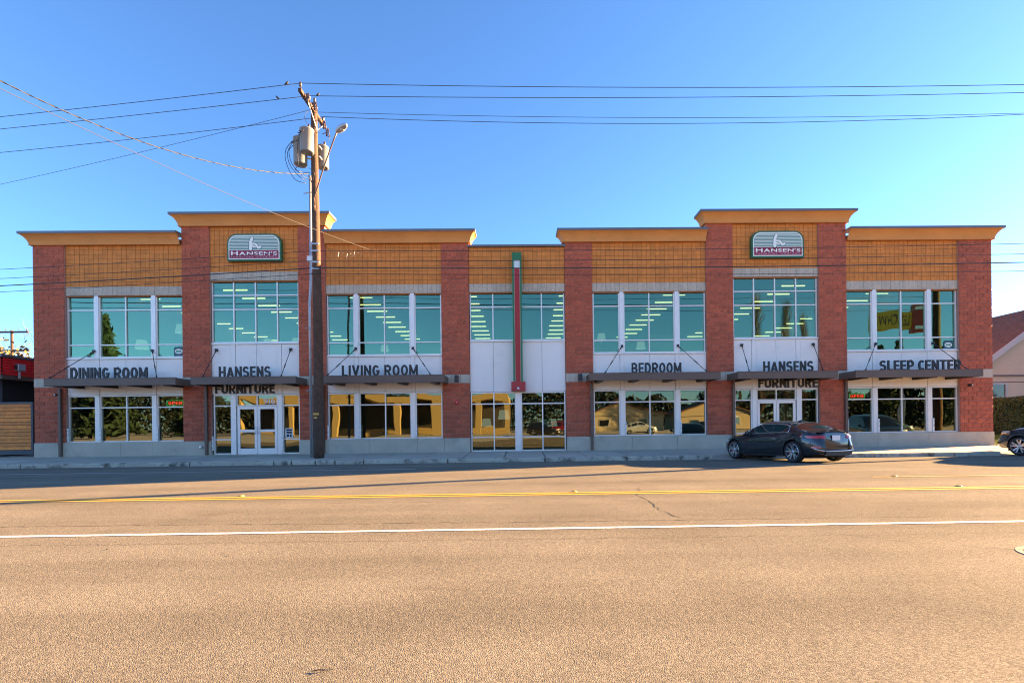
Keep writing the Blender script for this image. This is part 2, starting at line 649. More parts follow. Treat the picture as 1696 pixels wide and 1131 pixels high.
gb = MB()
gb.add([(-2500, -2500, -0.42), (2500, -2500, -0.42), (2500, 2500, -0.42), (-2500, 2500, -0.42)], [(0, 1, 2, 3)])
tag(gb.build('ground', M('dry_ground', (0.13, 0.12, 0.085), 0.95, var=0.2, vscale=0.05, fine=0.2, fscale=3)), kind='structure')
rb = MB()
yy = [-3.2, -3.5] + [p[0] for p in ZP[1:5]] + [-15.5, -17.5, -21.0, -24.0]
for i in range(len(yy) - 1):
    ya, yb = yy[i], yy[i + 1]
    rb.add([(-260, yb, road_z(yb)), (260, yb, road_z(yb)), (260, ya, road_z(ya)), (-260, ya, road_z(ya))], [(0, 1, 2, 3)])
tag(rb.build('road', m_asphalt), kind='structure')
road = bpy.data.objects['road']
lot = MB()
lot.add([(-260, -120, -0.16), (260, -120, -0.16), (260, -24, -0.15), (-260, -24, -0.15)], [(0, 1, 2, 3)])
m_lot = bpy.data.materials.new('pale_lot_concrete')  # light concrete, kept pale to bounce warm sunlight onto the facade
make_asphalt(m_lot, (0.34, 0.32, 0.28), (0.45, 0.42, 0.36), (0.55, 0.51, 0.44))
tag(lot.build('parking_lot', m_lot), kind='structure')


def line(name, y, w, x0, x1, mat, step=2.0, jit=0.004):
    mb = MB()
    n = max(1, int((x1 - x0) / step))
    rr = random.Random(int(y * 100))
    ea = [(x0 + (x1 - x0) * i / n, y - w / 2 + rr.uniform(-jit, jit)) for i in range(n + 1)]
    eb = [(x0 + (x1 - x0) * i / n, y + w / 2 + rr.uniform(-jit, jit)) for i in range(n + 1)]
    V = [(x, q, road_z(q) + 0.005) for x, q in ea] + [(x, q, road_z(q) + 0.005) for x, q in eb]
    F = [(i, i + 1, n + 2 + i, n + 1 + i) for i in range(n)]
    mb.add(V, F)
    return mb.build(name, mat, road)


line('edge_line', -15.93, 0.095, -120, 120, m_white_line)
line('centre_line', -12.93, 0.10, -120, 120, m_yellow_line)
line('centre_line', -13.14, 0.10, -120, 120, m_yellow_line)
line('parking_line', -7.0, 0.10, -120, -3.2, m_faint_line)
line('turn_lane_line', -11.08, 0.09, 7.7, 60, m_yellow_faint)


def crack(pts, w):
    rr = random.Random(len(pts) + int(pts[0][0] * 10))
    P = []
    for (xa, ya), (xb, yb) in zip(pts[:-1], pts[1:]):
        n = max(2, int(math.hypot(xb - xa, yb - ya) / 0.12))
        for i in range(n):
            t = i / n
            P.append((xa + (xb - xa) * t + rr.gauss(0, 0.018), ya + (yb - ya) * t + rr.gauss(0, 0.018)))
    P.append(pts[-1])
    V, F = [], []
    for i, (x, y) in enumerate(P):
        a, b = P[max(i - 1, 0)], P[min(i + 1, len(P) - 1)]
        dx, dy = b[0] - a[0], b[1] - a[1]
        l = math.hypot(dx, dy) or 1
        ww = w * rr.uniform(0.3, 1.0) * (0.3 if i in (0, len(P) - 1) else 1)
        nx, ny = -dy / l * ww, dx / l * ww
        V += [(x + nx, y + ny, road_z(y + ny) + 0.004), (x - nx, y - ny, road_z(y - ny) + 0.004)]
    for i in range(len(P) - 1):
        F.append((2 * i, 2 * i + 1, 2 * i + 3, 2 * i + 2))
    MB().add(V, F).build('crack', m_crack, road)


crack([(2.3, -12.2), (2.15, -12.8), (1.98, -13.3), (2.05, -14.0), (1.95, -14.8), (2.1, -15.4)], 0.010)
crack([(8.2, -13.2), (7.9, -13.5), (7.6, -14.2), (7.7, -15.2)], 0.008)
crack([(3.9, -13.3), (4.2, -13.9)], 0.007)
crack([(-9, -15.3), (-5, -15.36), (-1, -15.5), (3, -15.55), (9, -15.6)], 0.009)
crack([(-3.2, -13.75), (-1.5, -13.8), (0.5, -13.82)], 0.006)
crack([(0.4, -13.85), (2.0, -13.9)], 0.006)
crack([(3.3, -16.2), (3.9, -16.75), (4.45, -17.05), (5.0, -17.3), (6.5, -18.2)], 0.006)
crack([(-10, -16.35), (-2, -16.42), (4, -16.5), (9, -16.5)], 0.004)
crack([(2.6, -12.4), (2.2, -10.9)], 0.006)


def marker(x, y):
    z = road_z(y) + 0.004
    mb = MB()
    mb.lathe([(0.052, 0.0), (0.05, 0.008), (0.038, 0.017), (0.016, 0.021), (0.001, 0.0215)], 14)
    o = mb.build('road_marker', M('yellow_ceramic', (0.6, 0.4, 0.12), 0.4), None, True)
    o.location = (x, y, z)
    return o


for x, y, lb in [(-5.1, -12.8, 'raised yellow road marker beside the centre line nearest the utility pole'),
                 (0.95, -12.8, 'raised yellow road marker beside the middle of the centre line'),
                 (8.1, -12.8, 'raised yellow road marker beside the centre line in front of the coupe'),
                 (8.3, -10.95, 'raised yellow road marker on the short turn lane line')]:
    tag(marker(x, y), lb, 'road marker', 'raised road markers')
# small stone bits
for x, y, s_, lb in [(-4.35, -16.62, 0.02, 'small dark stone lying on the road beyond the white line'),
                     (-2.9, -16.95, 0.015, 'small flat pebble lying on the near road beside a stone'),
                     (-1.05, -19.3, 0.05, 'dark twig lying on the road at the picture bottom')]:
    mb = MB()
    if 'twig' in lb:
        mb.tube([(-0.06, 0, 0.006), (-0.02, 0.012, 0.012), (0.03, 0.01, 0.01), (0.07, 0.03, 0.006)], [0.003, 0.005, 0.004, 0.002], 5)
        mb.tube([(-0.02, 0.012, 0.012), (-0.01, -0.02, 0.008)], [0.003, 0.0015], 5)
        nm, ct = 'twig', 'twig'
    else:
        mb.lathe([(0.001, 0), (s_ * 0.8, 0.004), (s_, s_ * 0.3), (s_ * 0.6, s_ * 0.55), (0.001, s_ * 0.62)], 7)
        nm, ct = 'stone', 'stone'
    o = mb.build(nm, M('dark_debris', (0.05, 0.045, 0.04), 0.8))
    o.location = (x, y, road_z(y) + 0.002)
    o.scale = (0.8, 0.6, 0.7)
    tag(o, lb, ct)

# manhole at the right edge of the near lane
mh = thing('manhole', (5.0, -17.4, road_z(-17.4) - 0.012), 'round iron manhole cover in a patch of rough asphalt', 'manhole')
m_iron = M('manhole_iron', (0.15, 0.13, 0.10), 0.8, 0.0, fine=0.2)
MB().lathe([(0.30, 0.0), (0.30, 0.016), (0.35, 0.018), (0.37, 0.0)], 36).build('ring', m_iron, mh)
cv = MB().lathe([(0.001, 0.010), (0.275, 0.010), (0.285, 0.004), (0.285, 0)], 36)
for k in range(5):
    q = -0.18 + k * 0.09
    l = math.sqrt(0.25 ** 2 - q * q)
    cv.box(-l, l, q - 0.012, q + 0.012, 0.009, 0.016)
cv.build('cover', m_iron, mh)
pt = MB()
ang = [(math.cos(t), math.sin(t)) for t in np.linspace(0, 2 * math.pi, 15)[:-1]]
pt.add([(0, 0, 0.0)] + [(a * R.uniform(0.5, 0.62), b * R.uniform(0.42, 0.5), 0.0) for a, b in ang], [(0, i + 1, (i + 1) % 14 + 1) for i in range(14)])
m_patch = bpy.data.materials.new('patch_asphalt')
make_asphalt(m_patch, (0.05, 0.048, 0.046), (0.13, 0.122, 0.112), (0.3, 0.28, 0.25))
pt.build('patch', m_patch, mh)

# pavement: slabs and kerb stones, each one a piece
walk = tag(MB().box(-140, 140, -3.30, 0.6, -0.40, -0.222).build('sidewalk', M('joint_filler', (0.06, 0.055, 0.05), 0.9)), kind='structure')


def slab(x0, x1, y0, y1):
    """sloped slab with eased edges"""
    e = 0.012
    g = 0.018
    z0, z1 = walk_z(y0), walk_z(y1)
    x0 += g
    x1 -= g
    y0 += g
    y1 -= g
    V = [(x0, y0, z0 - 0.09), (x1, y0, z0 - 0.09), (x1, y1, z1 - 0.09), (x0, y1, z1 - 0.09),
         (x0, y0, z0 - e), (x1, y0, z0 - e), (x1, y1, z1 - e), (x0, y1, z1 - e),
         (x0 + e, y0 + e, z0), (x1 - e, y0 + e, z0), (x1 - e, y1 - e, z1), (x0 + e, y1 - e, z1)]
    F = [(8, 9, 10, 11), (4, 5, 9, 8), (5, 6, 10, 9), (6, 7, 11, 10), (7, 4, 8, 11), (0, 1, 5, 4), (1, 2, 6, 5), (2, 3, 7, 6), (3, 0, 4, 7)]
    return MB().add(V, F)


SX = -27.2
while SX < 27:
    w = 1.56
    for (ya, yb) in ((-3.30, -1.72), (-1.72, -0.04)):
        if ya < -3 and (SX > 18.0 or 7.0 < SX < 10.0):
            continue
        slab(SX, SX + w, ya, yb).build('slab', m_walk, walk)
    SX += w
MB().add([(-140, -3.3, walk_z(-3.3)), (-27.2, -3.3, walk_z(-3.3)), (-27.2, 0, 0), (-140, 0, 0)], [(0, 1, 2, 3)]).build('far_pavement', m_walk, walk)


def kerbstone(x0, x1):
    prof = [(-3.30, -0.35), (-3.52, -0.35), (-3.51, -0.10), (-3.495, -0.075), (-3.46, -0.062), (-3.30, walk_z(-3.3) - 0.002)]
    g = 0.026
    n = len(prof)
    V = [(x0 + g, y, z) for y, z in prof] + [(x1 - g, y, z) for y, z in prof]
    F = [tuple(range(n))[::-1], tuple(range(n, 2 * n))] + [(i, (i + 1) % n, (i + 1) % n + n, i + n) for i in range(n)]
    return MB().add(V, F)


kx = [-27.5 + 3.06 * i for i in range(6)] + [-9.14, -8.5, -7.62, -6.9, -5.85, -2.75, 0.85, 3.9, 7.12, 10.24, 13.2, 16.25, 18.04]
for a, b in zip(kx[:-1], kx[1:]):
    if abs(a - 7.12) > 0.1:
        kerbstone(a, b).build('kerbstone', m_kerb, walk)
kerbstone(-140, -27.5).build('far_kerb', m_kerb, walk)
# driveway apron to the right of the store
ap = MB()
ap.add([(18.04, -3.55, -0.213), (27, -3.55, -0.213), (27, -1.72, -0.032), (18.04, -1.72, -0.032), (18.04, -3.55, -0.4), (18.04, -1.72, -0.4)], [(0, 1, 2, 3), (0, 3, 5, 4)])
ap.build('apron', m_walk, walk)
# dropped kerb under the coupe's nose
ap = MB()
ap.add([(7.12, -3.53, -0.205), (10.24, -3.53, -0.205), (10.24, -1.72, -0.032), (7.12, -1.72, -0.032), (7.12, -3.53, -0.4), (10.24, -3.53, -0.4), (10.24, -1.72, -0.4), (7.12, -1.72, -0.4)], [(0, 1, 2, 3), (0, 3, 7, 4), (1, 5, 6, 2), (0, 4, 5, 1)])
ap.build('apron', m_walk, walk)
kerbstone(27, 140).build('far_kerb', m_kerb, walk)

# ------------------------------------------------------------------ the furniture store
store = thing('furniture_store', (0, 0, 0), 'two-storey red block furniture store with ochre cornices and wide windows', 'building')
PIERS = [(-21.20, -19.86, 9.22), (-14.79, -13.59, 10.01), (-9.74, -8.55, 10.01), (-3.48, -2.26, 9.22),
         (1.98, 3.20, 9.22), (8.27, 9.48, 10.01), (13.32, 14.57, 10.01), (19.65, 21.15, 9.22)]
# kind, x0, x1, wall top, orange bottom, window head
BAYS = [('low', -19.86, -14.79, 9.22, 7.42, 7.03), ('tower', -13.59, -9.74, 10.01, 8.02, 7.64), ('low', -8.55, -3.48, 9.22, 7.42, 7.03),
        ('mid', -2.26, 1.98, 9.03, 7.42, 7.05), ('low', 3.20, 8.27, 9.22, 7.42, 7.03), ('tower', 9.48, 13.32, 10.01, 8.02, 7.64),
        ('low', 14.57, 19.65, 9.22, 7.42, 7.03)]
COURSE = 0.2008


def block_mesh(w, h, rr):
    """split-face block, back at y = 0.03, face uneven around y = 0"""
    nx, nz = 4, 2
    V, F = [], []
    for k in range(nz + 1):
        for i in range(nx + 1):
            edge = i in (0, nx) or k in (0, nz)
            V.append((w * i / nx, (0.008 if edge else rr.uniform(-0.014, 0.004)), h * k / nz))
    for k in range(nz):
        for i in range(nx):
            a = k * (nx + 1) + i
            F.append((a, a + 1, a + nx + 2, a + nx + 1))
    n = len(V)
    V += [(0, 0.032, 0), (w, 0.032, 0), (w, 0.032, h), (0, 0.032, h)]
    bl, br, tl, tr = 0, nx, nz * (nx + 1), nz * (nx + 1) + nx
    F += [(n, n + 1, *range(br, bl - 1, -1)), (n + 3, *range(tl, tr + 1), n + 2),
          (n, *[k * (nx + 1) for k in range(nz + 1)], n + 3), (n + 1, n + 2, *[k * (nx + 1) + nx for k in range(nz, -1, -1)])]
    return V, F


rest = MB()
n_single = 0
cache = {}
GAP = 0.016
rrb = random.Random(5)
for pi, (x0, x1, top) in enumerate(PIERS):
    pier = MB().box(x0 + 0.012, x1 - 0.012, 0.026, 0.55, 0.62, top + 0.3).build('pier', m_mortar, store)
    W = x1 - x0
    nb = round(W / 0.405)
    L = W / nb
    rows = [(0.62 + i * COURSE, i) for i in range(12)] + [(3.42 + i * COURSE, i) for i in range(int((top - 3.42) / COURSE + 0.3) + 1)]
    for z, i in rows:
        h = min(COURSE, top - z) - GAP
        if h < 0.05:
            continue
        segs = [(j * L, (j + 1) * L) for j in range(nb)] if i % 2 == 0 else [(0, L / 2)] + [((j + 0.5) * L, (j + 1.5) * L) for j in range(nb - 1)] + [(W - L / 2, W)]
        for a, b in segs:
            w = b - a - GAP
            if z < 3.0 and n_single < 300:
                key = (round(w, 3), round(h, 3), rrb.randrange(4))
                if key not in cache:
                    V, F = block_mesh(w, h, rrb)
                    cache[key] = MB().add(V, F).mesh('block', m_brick)
                link('block', cache[key], pier, (x0 + a + GAP / 2, 0, z + GAP / 2))
                n_single += 1
            else:
                V, F = block_mesh(w, h, rrb)
                rest.add([(p[0] + x0 + a + GAP / 2, p[1], p[2] + z + GAP / 2) for p in V], F)
    # plain concrete band and footing on each pier
    bw = (x1 - x0) / 3
    for j in range(3):
        MB().box(x0 + j * bw + 0.004, x0 + (j + 1) * bw - 0.004, -0.004, 0.05, 3.035, 3.412, 0.006).build('band_block', m_greyblock, store)
tag(rest.build('upper_block', m_brick_s, store), kind='stuff')

# footing under piers and window bays, in cast lengths
def footing(xa, xb):
    MB().box(xa + 0.003, xb - 0.003, -0.02, 0.42, -0.2, 0.618, 0.008).build('footing', m_base, store)


for xa, xb in [(-21.22, -19.98), (-19.98, -17.5), (-17.5, -16.1), (-16.1, -13.6), (-9.75, -8.5), (-8.5, -6.7), (-6.7, -4.6), (-4.6, -3.4), (-3.4, -2.27),
               (1.99, 3.16), (3.16, 4.9), (4.9, 6.9), (6.9, 9.47), (13.33, 14.5), (14.5, 15.9), (15.9, 18.2), (18.2, 21.17)]:
    footing(xa, xb)

# ochre scored block above each bay with a grey soldier course below it
tiles = MB()
T = 0.201
for kind, x0, x1, top, ob, head in BAYS:
    MB().box(x0 - 0.02, x1 + 0.02, 0.105, 0.45, head - 0.06, top + (0.25 if kind != 'mid' else -0.02)).build('upper_wall', m_ojoint, store)
    n = round((x1 - x0) / T)
    tw = (x1 - x0) / n
    m = int(math.ceil((top - ob) / T))
    for i in range(n):
        for k in range(m):
            za, zb = ob + k * T, min(ob + (k + 1) * T, top)
            if zb - za < 0.04:
                continue
            e = rrb.uniform(-0.0015, 0.0015)
            tiles.box(x0 + i * tw + 0.007, x0 + (i + 1) * tw - 0.007, 0.085 + e, 0.11, za + 0.006, zb - 0.006)
    for i in range(n):
        w2 = tw
        MB().box(x0 + i * w2 + 0.004, x0 + (i + 1) * w2 - 0.004, 0.072 + rrb.uniform(-0.003, 0.003), 0.12, head + 0.002, ob - 0.002).build('soldier_block', m_greyblock, store)
tag(tiles.build('scored_block', m_orange, store), kind='stuff')

# cornices
COVE = [(0.0, 0.0), (0.085, 0.0), (0.085, 0.03), (0.075, 0.035), (0.085, 0.09), (0.105, 0.16), (0.14, 0.235), (0.19, 0.31), (0.25, 0.375), (0.315, 0.415)]
CAP = [(0.31, 0.415), (0.335, 0.415), (0.335, 0.515), (0.05, 0.525), (-0.48, 0.51)]


def sweep(x0, x1, z, yb, left, right, prof, mat, name):
    V, F = [], []
    n = len(prof)
    lines = []
    for o, h in prof:
        pts = []
        if left:
            pts += [(x0 - o, yb), (x0 - o, -o)]
        else:
            pts += [(x0, -o)]
        if right:
            pts += [(x1 + o, -o), (x1 + o, yb)]
        else:
            pts += [(x1, -o)]
        lines.append([(p[0], p[1], z + h) for p in pts])
    k = len(lines[0])
    for l in lines:
        V += l
    for i in range(n - 1):
        for j in range(k - 1):
            F.append((i * k + j, i * k + j + 1, (i + 1) * k + j + 1, (i + 1) * k + j))
    return MB().add(V, F).build(name, mat, store)


for x0, x1, z, l, r, yb in [(-21.2, -14.80, 9.20, True, False, 0.6), (-14.79, -8.55, 9.99, True, True, 0.5), (-8.54, -2.26, 9.20, False, True, 0.5),
                            (1.98, 8.26, 9.20, True, False, 0.5), (8.27, 14.57, 9.99, True, True, 0.5), (14.58, 21.15, 9.20, False, True, 0.6)]:
    sweep(x0, x1, z, yb, l, r, COVE, m_cornice, 'cornice')
    sweep(x0, x1, z, yb, l, r, CAP, m_capmetal, 'coping')
# tower side walls above the lower roofs
for x0, x1 in [(-14.79, -8.55), (8.27, 14.57)]:
    MB().box(x0 + 0.01, x1 - 0.01, 0.452, 0.56, 8.9, 10.40).build('tower_block', m_mortar, store)
MB().box(-2.30, 2.02, -0.03, 0.5, 9.03, 9.12).build('coping', m_capmetal, store)
# outer shell and floors
MB().box(-21.18, -20.9, 0.2, 24, -0.2, 9.5).build('side_wall', m_mortar, store)
MB().box(20.85, 21.14, 0.2, 24, -0.2, 9.5).build('side_wall', m_mortar, store)
MB().box(-21.18, 21.14, 24, 24.3, -0.2, 9.5).build('rear_wall', m_inner, store)
MB().box(-20.9, 20.85, 0.42, 24, 8.86, 9.02).build('roof', m_capmetal, store)
MB().box(-20.9, 20.85, 0.55, 24, 8.46, 8.5).build('upper_ceiling', m_ceil, store)
MB().box(-20.9, 20.85, 0.45, 24, 3.35, 3.75).build('upper_floor', m_infloor, store)
MB().box(-20.9, 20.85, 0.42, 24, -0.1, 0.005).build('ground_floor', m_infloor, store)
for x in (-11.6, 0.0, 11.5):
    MB().box(x - 0.06, x + 0.06, 9.0, 24, 0.005, 3.35).build('partition', m_inner, store)
for xa, xb, y in [(-20, -14, 13.0), (-9, -5.5, 15.5), (6.5, 9.5, 8.0), (14, 19, 13.5), (-3.5, 0.5, 18)]:
    MB().box(xa, xb, y, y + 0.12, 3.75, 6.6).build('partition', M('pale_partition', (0.55, 0.56, 0.5), 0.8), store)


# windows: aluminium frame is the part, panes are its pieces
rp = random.Random(3)


def pane(parent, xa, xb, za, zb, mat, y=0.185):
    V = []
    t = [rp.gauss(0, 0.0012) for _ in range(4)]
    cs = [(xa, za), (xb, za), (xb, zb), (xa, zb)]
    # glass unit: very slightly bowed and out of plane, as glazing is
    n = 4
    F = []
    bow = rp.uniform(-0.0010, 0.0010)
    for k in range(n + 1):
        for i in range(n + 1):
            u, w = i / n, k / n
            x, z = xa + (xb - xa) * u, za + (zb - za) * w
            dy = t[0] * (1 - u) * (1 - w) + t[1] * u * (1 - w) + t[2] * u * w + t[3] * (1 - u) * w + bow * 16 * u * (1 - u) * w * (1 - w)
            V.append((x, y + dy, z))
    for k in range(n):
        for i in range(n):
            a = k * (n + 1) + i
            F.append((a, a + 1, a + n + 2, a + n + 1))
    return MB().add(V, F).build('pane', mat, parent, True)


def window(xs, zs, mat, fw=0.05, depth=(0.13, 0.24)):
    """grid window unit: xs, zs are the bar lines; one frame mesh, one pane per light"""
    mb = MB()
    y0, y1 = depth
    mb.box(xs[0], xs[0] + fw, y0, y1, zs[0], zs[-1])
    mb.box(xs[-1] - fw, xs[-1], y0, y1, zs[0], zs[-1])
    mb.box(xs[0] + fw, xs[-1] - fw, y0 + 0.002, y1, zs[0], zs[0] + fw)
    mb.box(xs[0] + fw, xs[-1] - fw, y0 + 0.002, y1, zs[-1] - fw, zs[-1])
    hb = fw * 0.5
    for x in xs[1:-1]:
        mb.box(x - hb, x + hb, y0 + 0.004, y1, zs[0] + fw, zs[-1] - fw)
    for z in zs[1:-1]:
        for a, b in zip(xs[:-1], xs[1:]):
            mb.box(a + (fw if a == xs[0] else hb), b - (fw if b == xs[-1] else hb), y0 + 0.008, y1, z - hb, z + hb)
    w = mb.build('window', m_frame, store)
    for a, b in zip(xs[:-1], xs[1:]):
        for c, d in zip(zs[:-1], zs[1:]):
            pane(w, a + hb, b - hb, c + hb, d - hb, mat)
    return w


def panel(xa, xb, za, zb, y=0.118):
    MB().box(xa + 0.006, xb - 0.006, y, y + 0.04, za + 0.004, zb - 0.004, 0.004).build('panel', m_panel, store)


def mullion(xa, xb, za, zb, y=0.085):
    MB().box(xa, xb, y, 0.3, za, zb, 0.006).build('mullion', m_frame, store)


def jamb_plate(x, z):
    mb = MB().box(x - 0.035, x + 0.035, 0.05, 0.13, z, z + 0.62, 0.01)
    p = mb.build('jamb_plate', m_frame, store)
    for zz in (0.1, 0.31, 0.52):
        MB().lathe([(0.016, 0.0), (0.016, -0.008), (0.001, -0.010)], 8, 'y', (x, 0.051, z + zz)).build('screw', m_dark, p)


for kind, x0, x1, top, ob, head in BAYS:
    if kind == 'low':
        A, B, C_, D, E_ = x0 + 1.21, x0 + 1.39, (x0 + x1) / 2, x1 - 1.39, x1 - 1.21
        up = [4.31, 4.88, 6.40, head]
        lo = [0.622, 2.13, 2.665]
        for zs, mat in ((up, g_pane), (lo, g_low)):
            window([x0 + 0.02, A], zs, mat)
            window([B, C_, D], zs, mat)
            window([E_, x1 - 0.02], zs, mat)
        for a, b in ((A, B), (D, E_)):
            mullion(a, b, 4.31, head)
            mullion(a, b, 0.622, 2.665)
            panel(a, b, 2.672, 4.25, 0.10)
        for a, b in ((x0, A), (B, C_), (C_, D), (E_, x1)):
            panel(a, b, 2.672, 4.25)
        MB().box(x0 + 0.003, x1 - 0.003, 0.06, 0.3, 4.252, 4.308, 0.006).build('sill', m_frame, store)
        MB().box(x0 + 0.003, x1 - 0.003, 0.155, 0.45, 2.60, 4.31).build('spandrel_wall', m_dark, store)
        for xx in (x0 + 0.0, B + 0.01, E_ + 0.01):
            jamb_plate(xx + 0.03, 0.625)
    elif kind == 'tower':
        w4 = (x1 - x0 - 0.04) / 4
        window([x0 + 0.02 + w4 * i for i in range(5)], [4.91, 6.39, 7.01, head], g_pane)
        A, B, D, E_ = x0 + 0.84, x0 + 1.04, x1 - 1.0, x1 - 0.80
        window([x0 + 0.05, A], [0.02, 0.67, 2.15, 2.645], g_low)
        window([E_, x1 - 0.03], [0.02, 0.67, 2.15, 2.645], g_low)
        window([B, (B + D) / 2, D], [2.13, 2.645], g_low)
        mullion(A, B, 0.0, 2.645)
        mullion(D, E_, 0.0, 2.645)
        for a, b in ((x0, A), (B, (B + D) / 2), ((B + D) / 2, D), (E_, x1)):
            panel(a, b, 2.652, 4.85)
        for a, b in ((A, B), (D, E_)):
            panel(a, b, 2.652, 4.85, 0.10)
        MB().box(x0 + 0.003, x1 - 0.003, 0.06, 0.3, 4.852, 4.908, 0.006).build('sill', m_frame, store)
        MB().box(x0 + 0.003, x1 - 0.003, 0.155, 0.45, 2.60, 4.91).build('spandrel_wall', m_dark, store)
        jamb_plate(x0 + 0.02, 0.2)
        jamb_plate(E_ + 0.02, 0.2)
        mid = (B + D) / 2
        for s_, a, b in ((-1, B + 0.03, mid - 0.006), (1, mid + 0.006, D - 0.03)):
            f = MB()
            f.box(a, a + 0.12, 0.13, 0.18, 0.015, 2.12, 0.006)
            f.box(b - 0.12, b, 0.13, 0.18, 0.015, 2.12, 0.006)
            f.box(a + 0.12, b - 0.12, 0.132, 0.178, 0.015, 0.27)
            f.box(a + 0.12, b - 0.12, 0.132, 0.178, 0.99, 1.10)
            f.box(a + 0.12, b - 0.12, 0.132, 0.178, 2.0, 2.12)
            dr = f.build('door', m_frame, store)
            pane(dr, a + 0.12, b - 0.12, 0.27, 0.99, g_low, 0.156)
            pane(dr, a + 0.12, b - 0.12, 1.10, 2.0, g_low, 0.156)
            hx = (b - 0.06) if s_ < 0 else (a + 0.06)
            MB().tube([(hx, 0.128, 0.92), (hx, 0.075, 0.93), (hx, 0.06, 0.97), (hx, 0.06, 1.15), (hx, 0.075, 1.19), (hx, 0.128, 1.20)], 0.013, 8).build('handle', M('brushed_steel', (0.55, 0.55, 0.55), 0.3, 0.9), dr, True)
        f = MB().box(x0 + 0.02, x1 - 0.02, 0.02, 0.3, -0.02, 0.012)
        f.build('threshold', m_base, store)
    else:
        xs = [x0 + 0.02, x0 + 1.04, x0 + 2.10, x0 + 3.20, x1 - 0.02]
        window(xs, [4.91, 6.40, head], g_pane)
        window([x0 + 0.02, x0 + 1.04, x0 + 2.02], [0.01, 0.635, 2.11, 2.63], g_low)
        window([x0 + 2.24, x0 + 3.20, x1 - 0.02], [0.01, 0.635, 2.11, 2.63], g_low)
        mullion(x0 + 2.02, x0 + 2.24, 0.0, 2.63)
        for a, b in zip([x0] + xs[1:4], xs[1:4] + [x1]):
            panel(a, b, 2.64, 4.85)
        MB().box(x0 + 0.003, x1 - 0.003, 0.06, 0.3, 4.852, 4.908, 0.006).build('sill', m_frame, store)
        MB().box(x0 + 0.003, x1 - 0.003, 0.155, 0.45, 2.58, 4.91).build('spandrel_wall', m_dark, store)
        MB().box(x0 + 0.02, x1 - 0.02, 0.02, 0.3, -0.02, 0.012).build('threshold', m_base, store)

# canopies with tie rods
CAN = [(-19.72, -14.33, (-18.66, -19.65), (-16.14, -15.2)), (-13.71, -9.38, (-13.36, -13.3), (-10.12, -10.05)), (-8.36, -3.21, (-7.27, -8.15), (-4.76, -3.8)),
       (2.87, 8.42, (4.50, 3.55), (7.0, 7.9)), (9.15, 13.42, (9.86, 9.7), (13.08, 12.87)), (14.17, 19.66, (15.9, 14.68), (18.5, 19.1))]
for xa, xb, r1, r2 in CAN:
    f = MB()
    f.box(xa, xb, -1.12, -1.06, 2.99, 3.29, 0.006)
    f.box(xa, xa + 0.06, -1.06, 0.06, 2.992, 3.288)
    f.box(xb - 0.06, xb, -1.06, 0.06, 2.992, 3.288)
    f.box(xa + 0.06, xb - 0.06, -1.06, 0.10, 3.20, 3.25)
    f.box(xa - 0.01, xb + 0.01, -1.13, -1.04, 3.29, 3.305)
    c = f.build('canopy', m_brown, store)
    nb_ = 4
    for i in range(nb_):
        x = xa + 0.5 + (xb - xa - 1.0) * i / (nb_ - 1)
        MB().box(x - 0.11, x + 0.11, -1.0, 0.1, 2.965, 3.19).build('outrigger', m_rod, c)
    for xt, xl in (r1, r2):
        rd = MB()
        a, b = Vector((xt, 0.07, 4.60)), Vector((xl, -0.98, 3.31))
        rd.tube([a, b], 0.014, 8)
        m1, m2 = a.lerp(b, 0.55), a.lerp(b, 0.68)
        rd.tube([m1, m2], 0.024, 8)
        e1, e2 = a.lerp(b, 0.93), b
        rd.tube([e1, e2], 0.026, 8)
        s1 = a.lerp(b, 0.10)
        rd.tube([a, s1], 0.026, 8)
        rd.box(xt - 0.05, xt + 0.05, 0.03, 0.12, 4.55, 4.66)
        rd.box(xl - 0.03, xl + 0.03, -1.02, -0.93, 3.29, 3.33)
        rd.build('tie_rod', m_rod, c)

# downspouts
for x in (-20.02, -13.74, -8.68, 3.10, 9.40, 14.44):
    MB().box(x - 0.055, x + 0.055, -0.13, -0.015, 0.02, 2.99, 0.012).build('downspout', m_brown, store)
    for z in (0.55, 1.75):
        MB().box(x - 0.075, x + 0.075, -0.14, -0.01, z, z + 0.04).build('strap', m_brown, bpy.data.objects[[o.name for o in store.children if o.name.startswith('downspout')][-1]])

# hose bib cover on the footing by the door
MB().lathe([(0.045, 0), (0.05, -0.05), (0.06, -0.06), (0.05, -0.09), (0.001, -0.10)], 10, 'y', (-14.0, -0.02, 0.36)).build('hose_bib', m_frame, store)

# ------------------------------------------------------------------ signs and fittings on the store
WORDS = [('DINING ROOM', -19.14, -15.90, 3.325, 3.81, 'dark raised letters reading DINING ROOM standing on the leftmost canopy'),
         ('HANSENS', -12.89, -10.70, 3.325, 3.80, 'dark raised letters reading HANSENS above the 916 entrance canopy'),
         ('LIVING ROOM', -7.67, -4.43, 3.325, 3.80, 'dark raised letters reading LIVING ROOM on the canopy beside the utility pole'),
         ('BEDROOM', 4.78, 6.94, 3.325, 3.78, 'dark raised letters reading BEDROOM on a canopy'),
         ('HANSENS', 10.52, 12.71, 3.325, 3.79, 'dark raised letters reading HANSENS above the canopy behind the coupe'),
         ('SLEEP CENTER', 15.63, 19.21, 3.325, 3.78, 'dark raised letters reading SLEEP CENTER on the rightmost canopy')]
for t, xa, xb, za, zb, lb in WORDS:
    s = thing('letter_sign', ((xa + xb) / 2, -0.56, za), lb, 'sign', 'room name letters on the canopies')
    off = s.location.copy()
    lettering(t, xa - off.x, xb - off.x, 0, zb - za, 0, 0.05, m_letter, s, gap=0.12, space=0.30)
    MB().box(xa - off.x, xb - off.x, 0.01, 0.05, -0.022, -0.001).build('rail', m_rod, s)
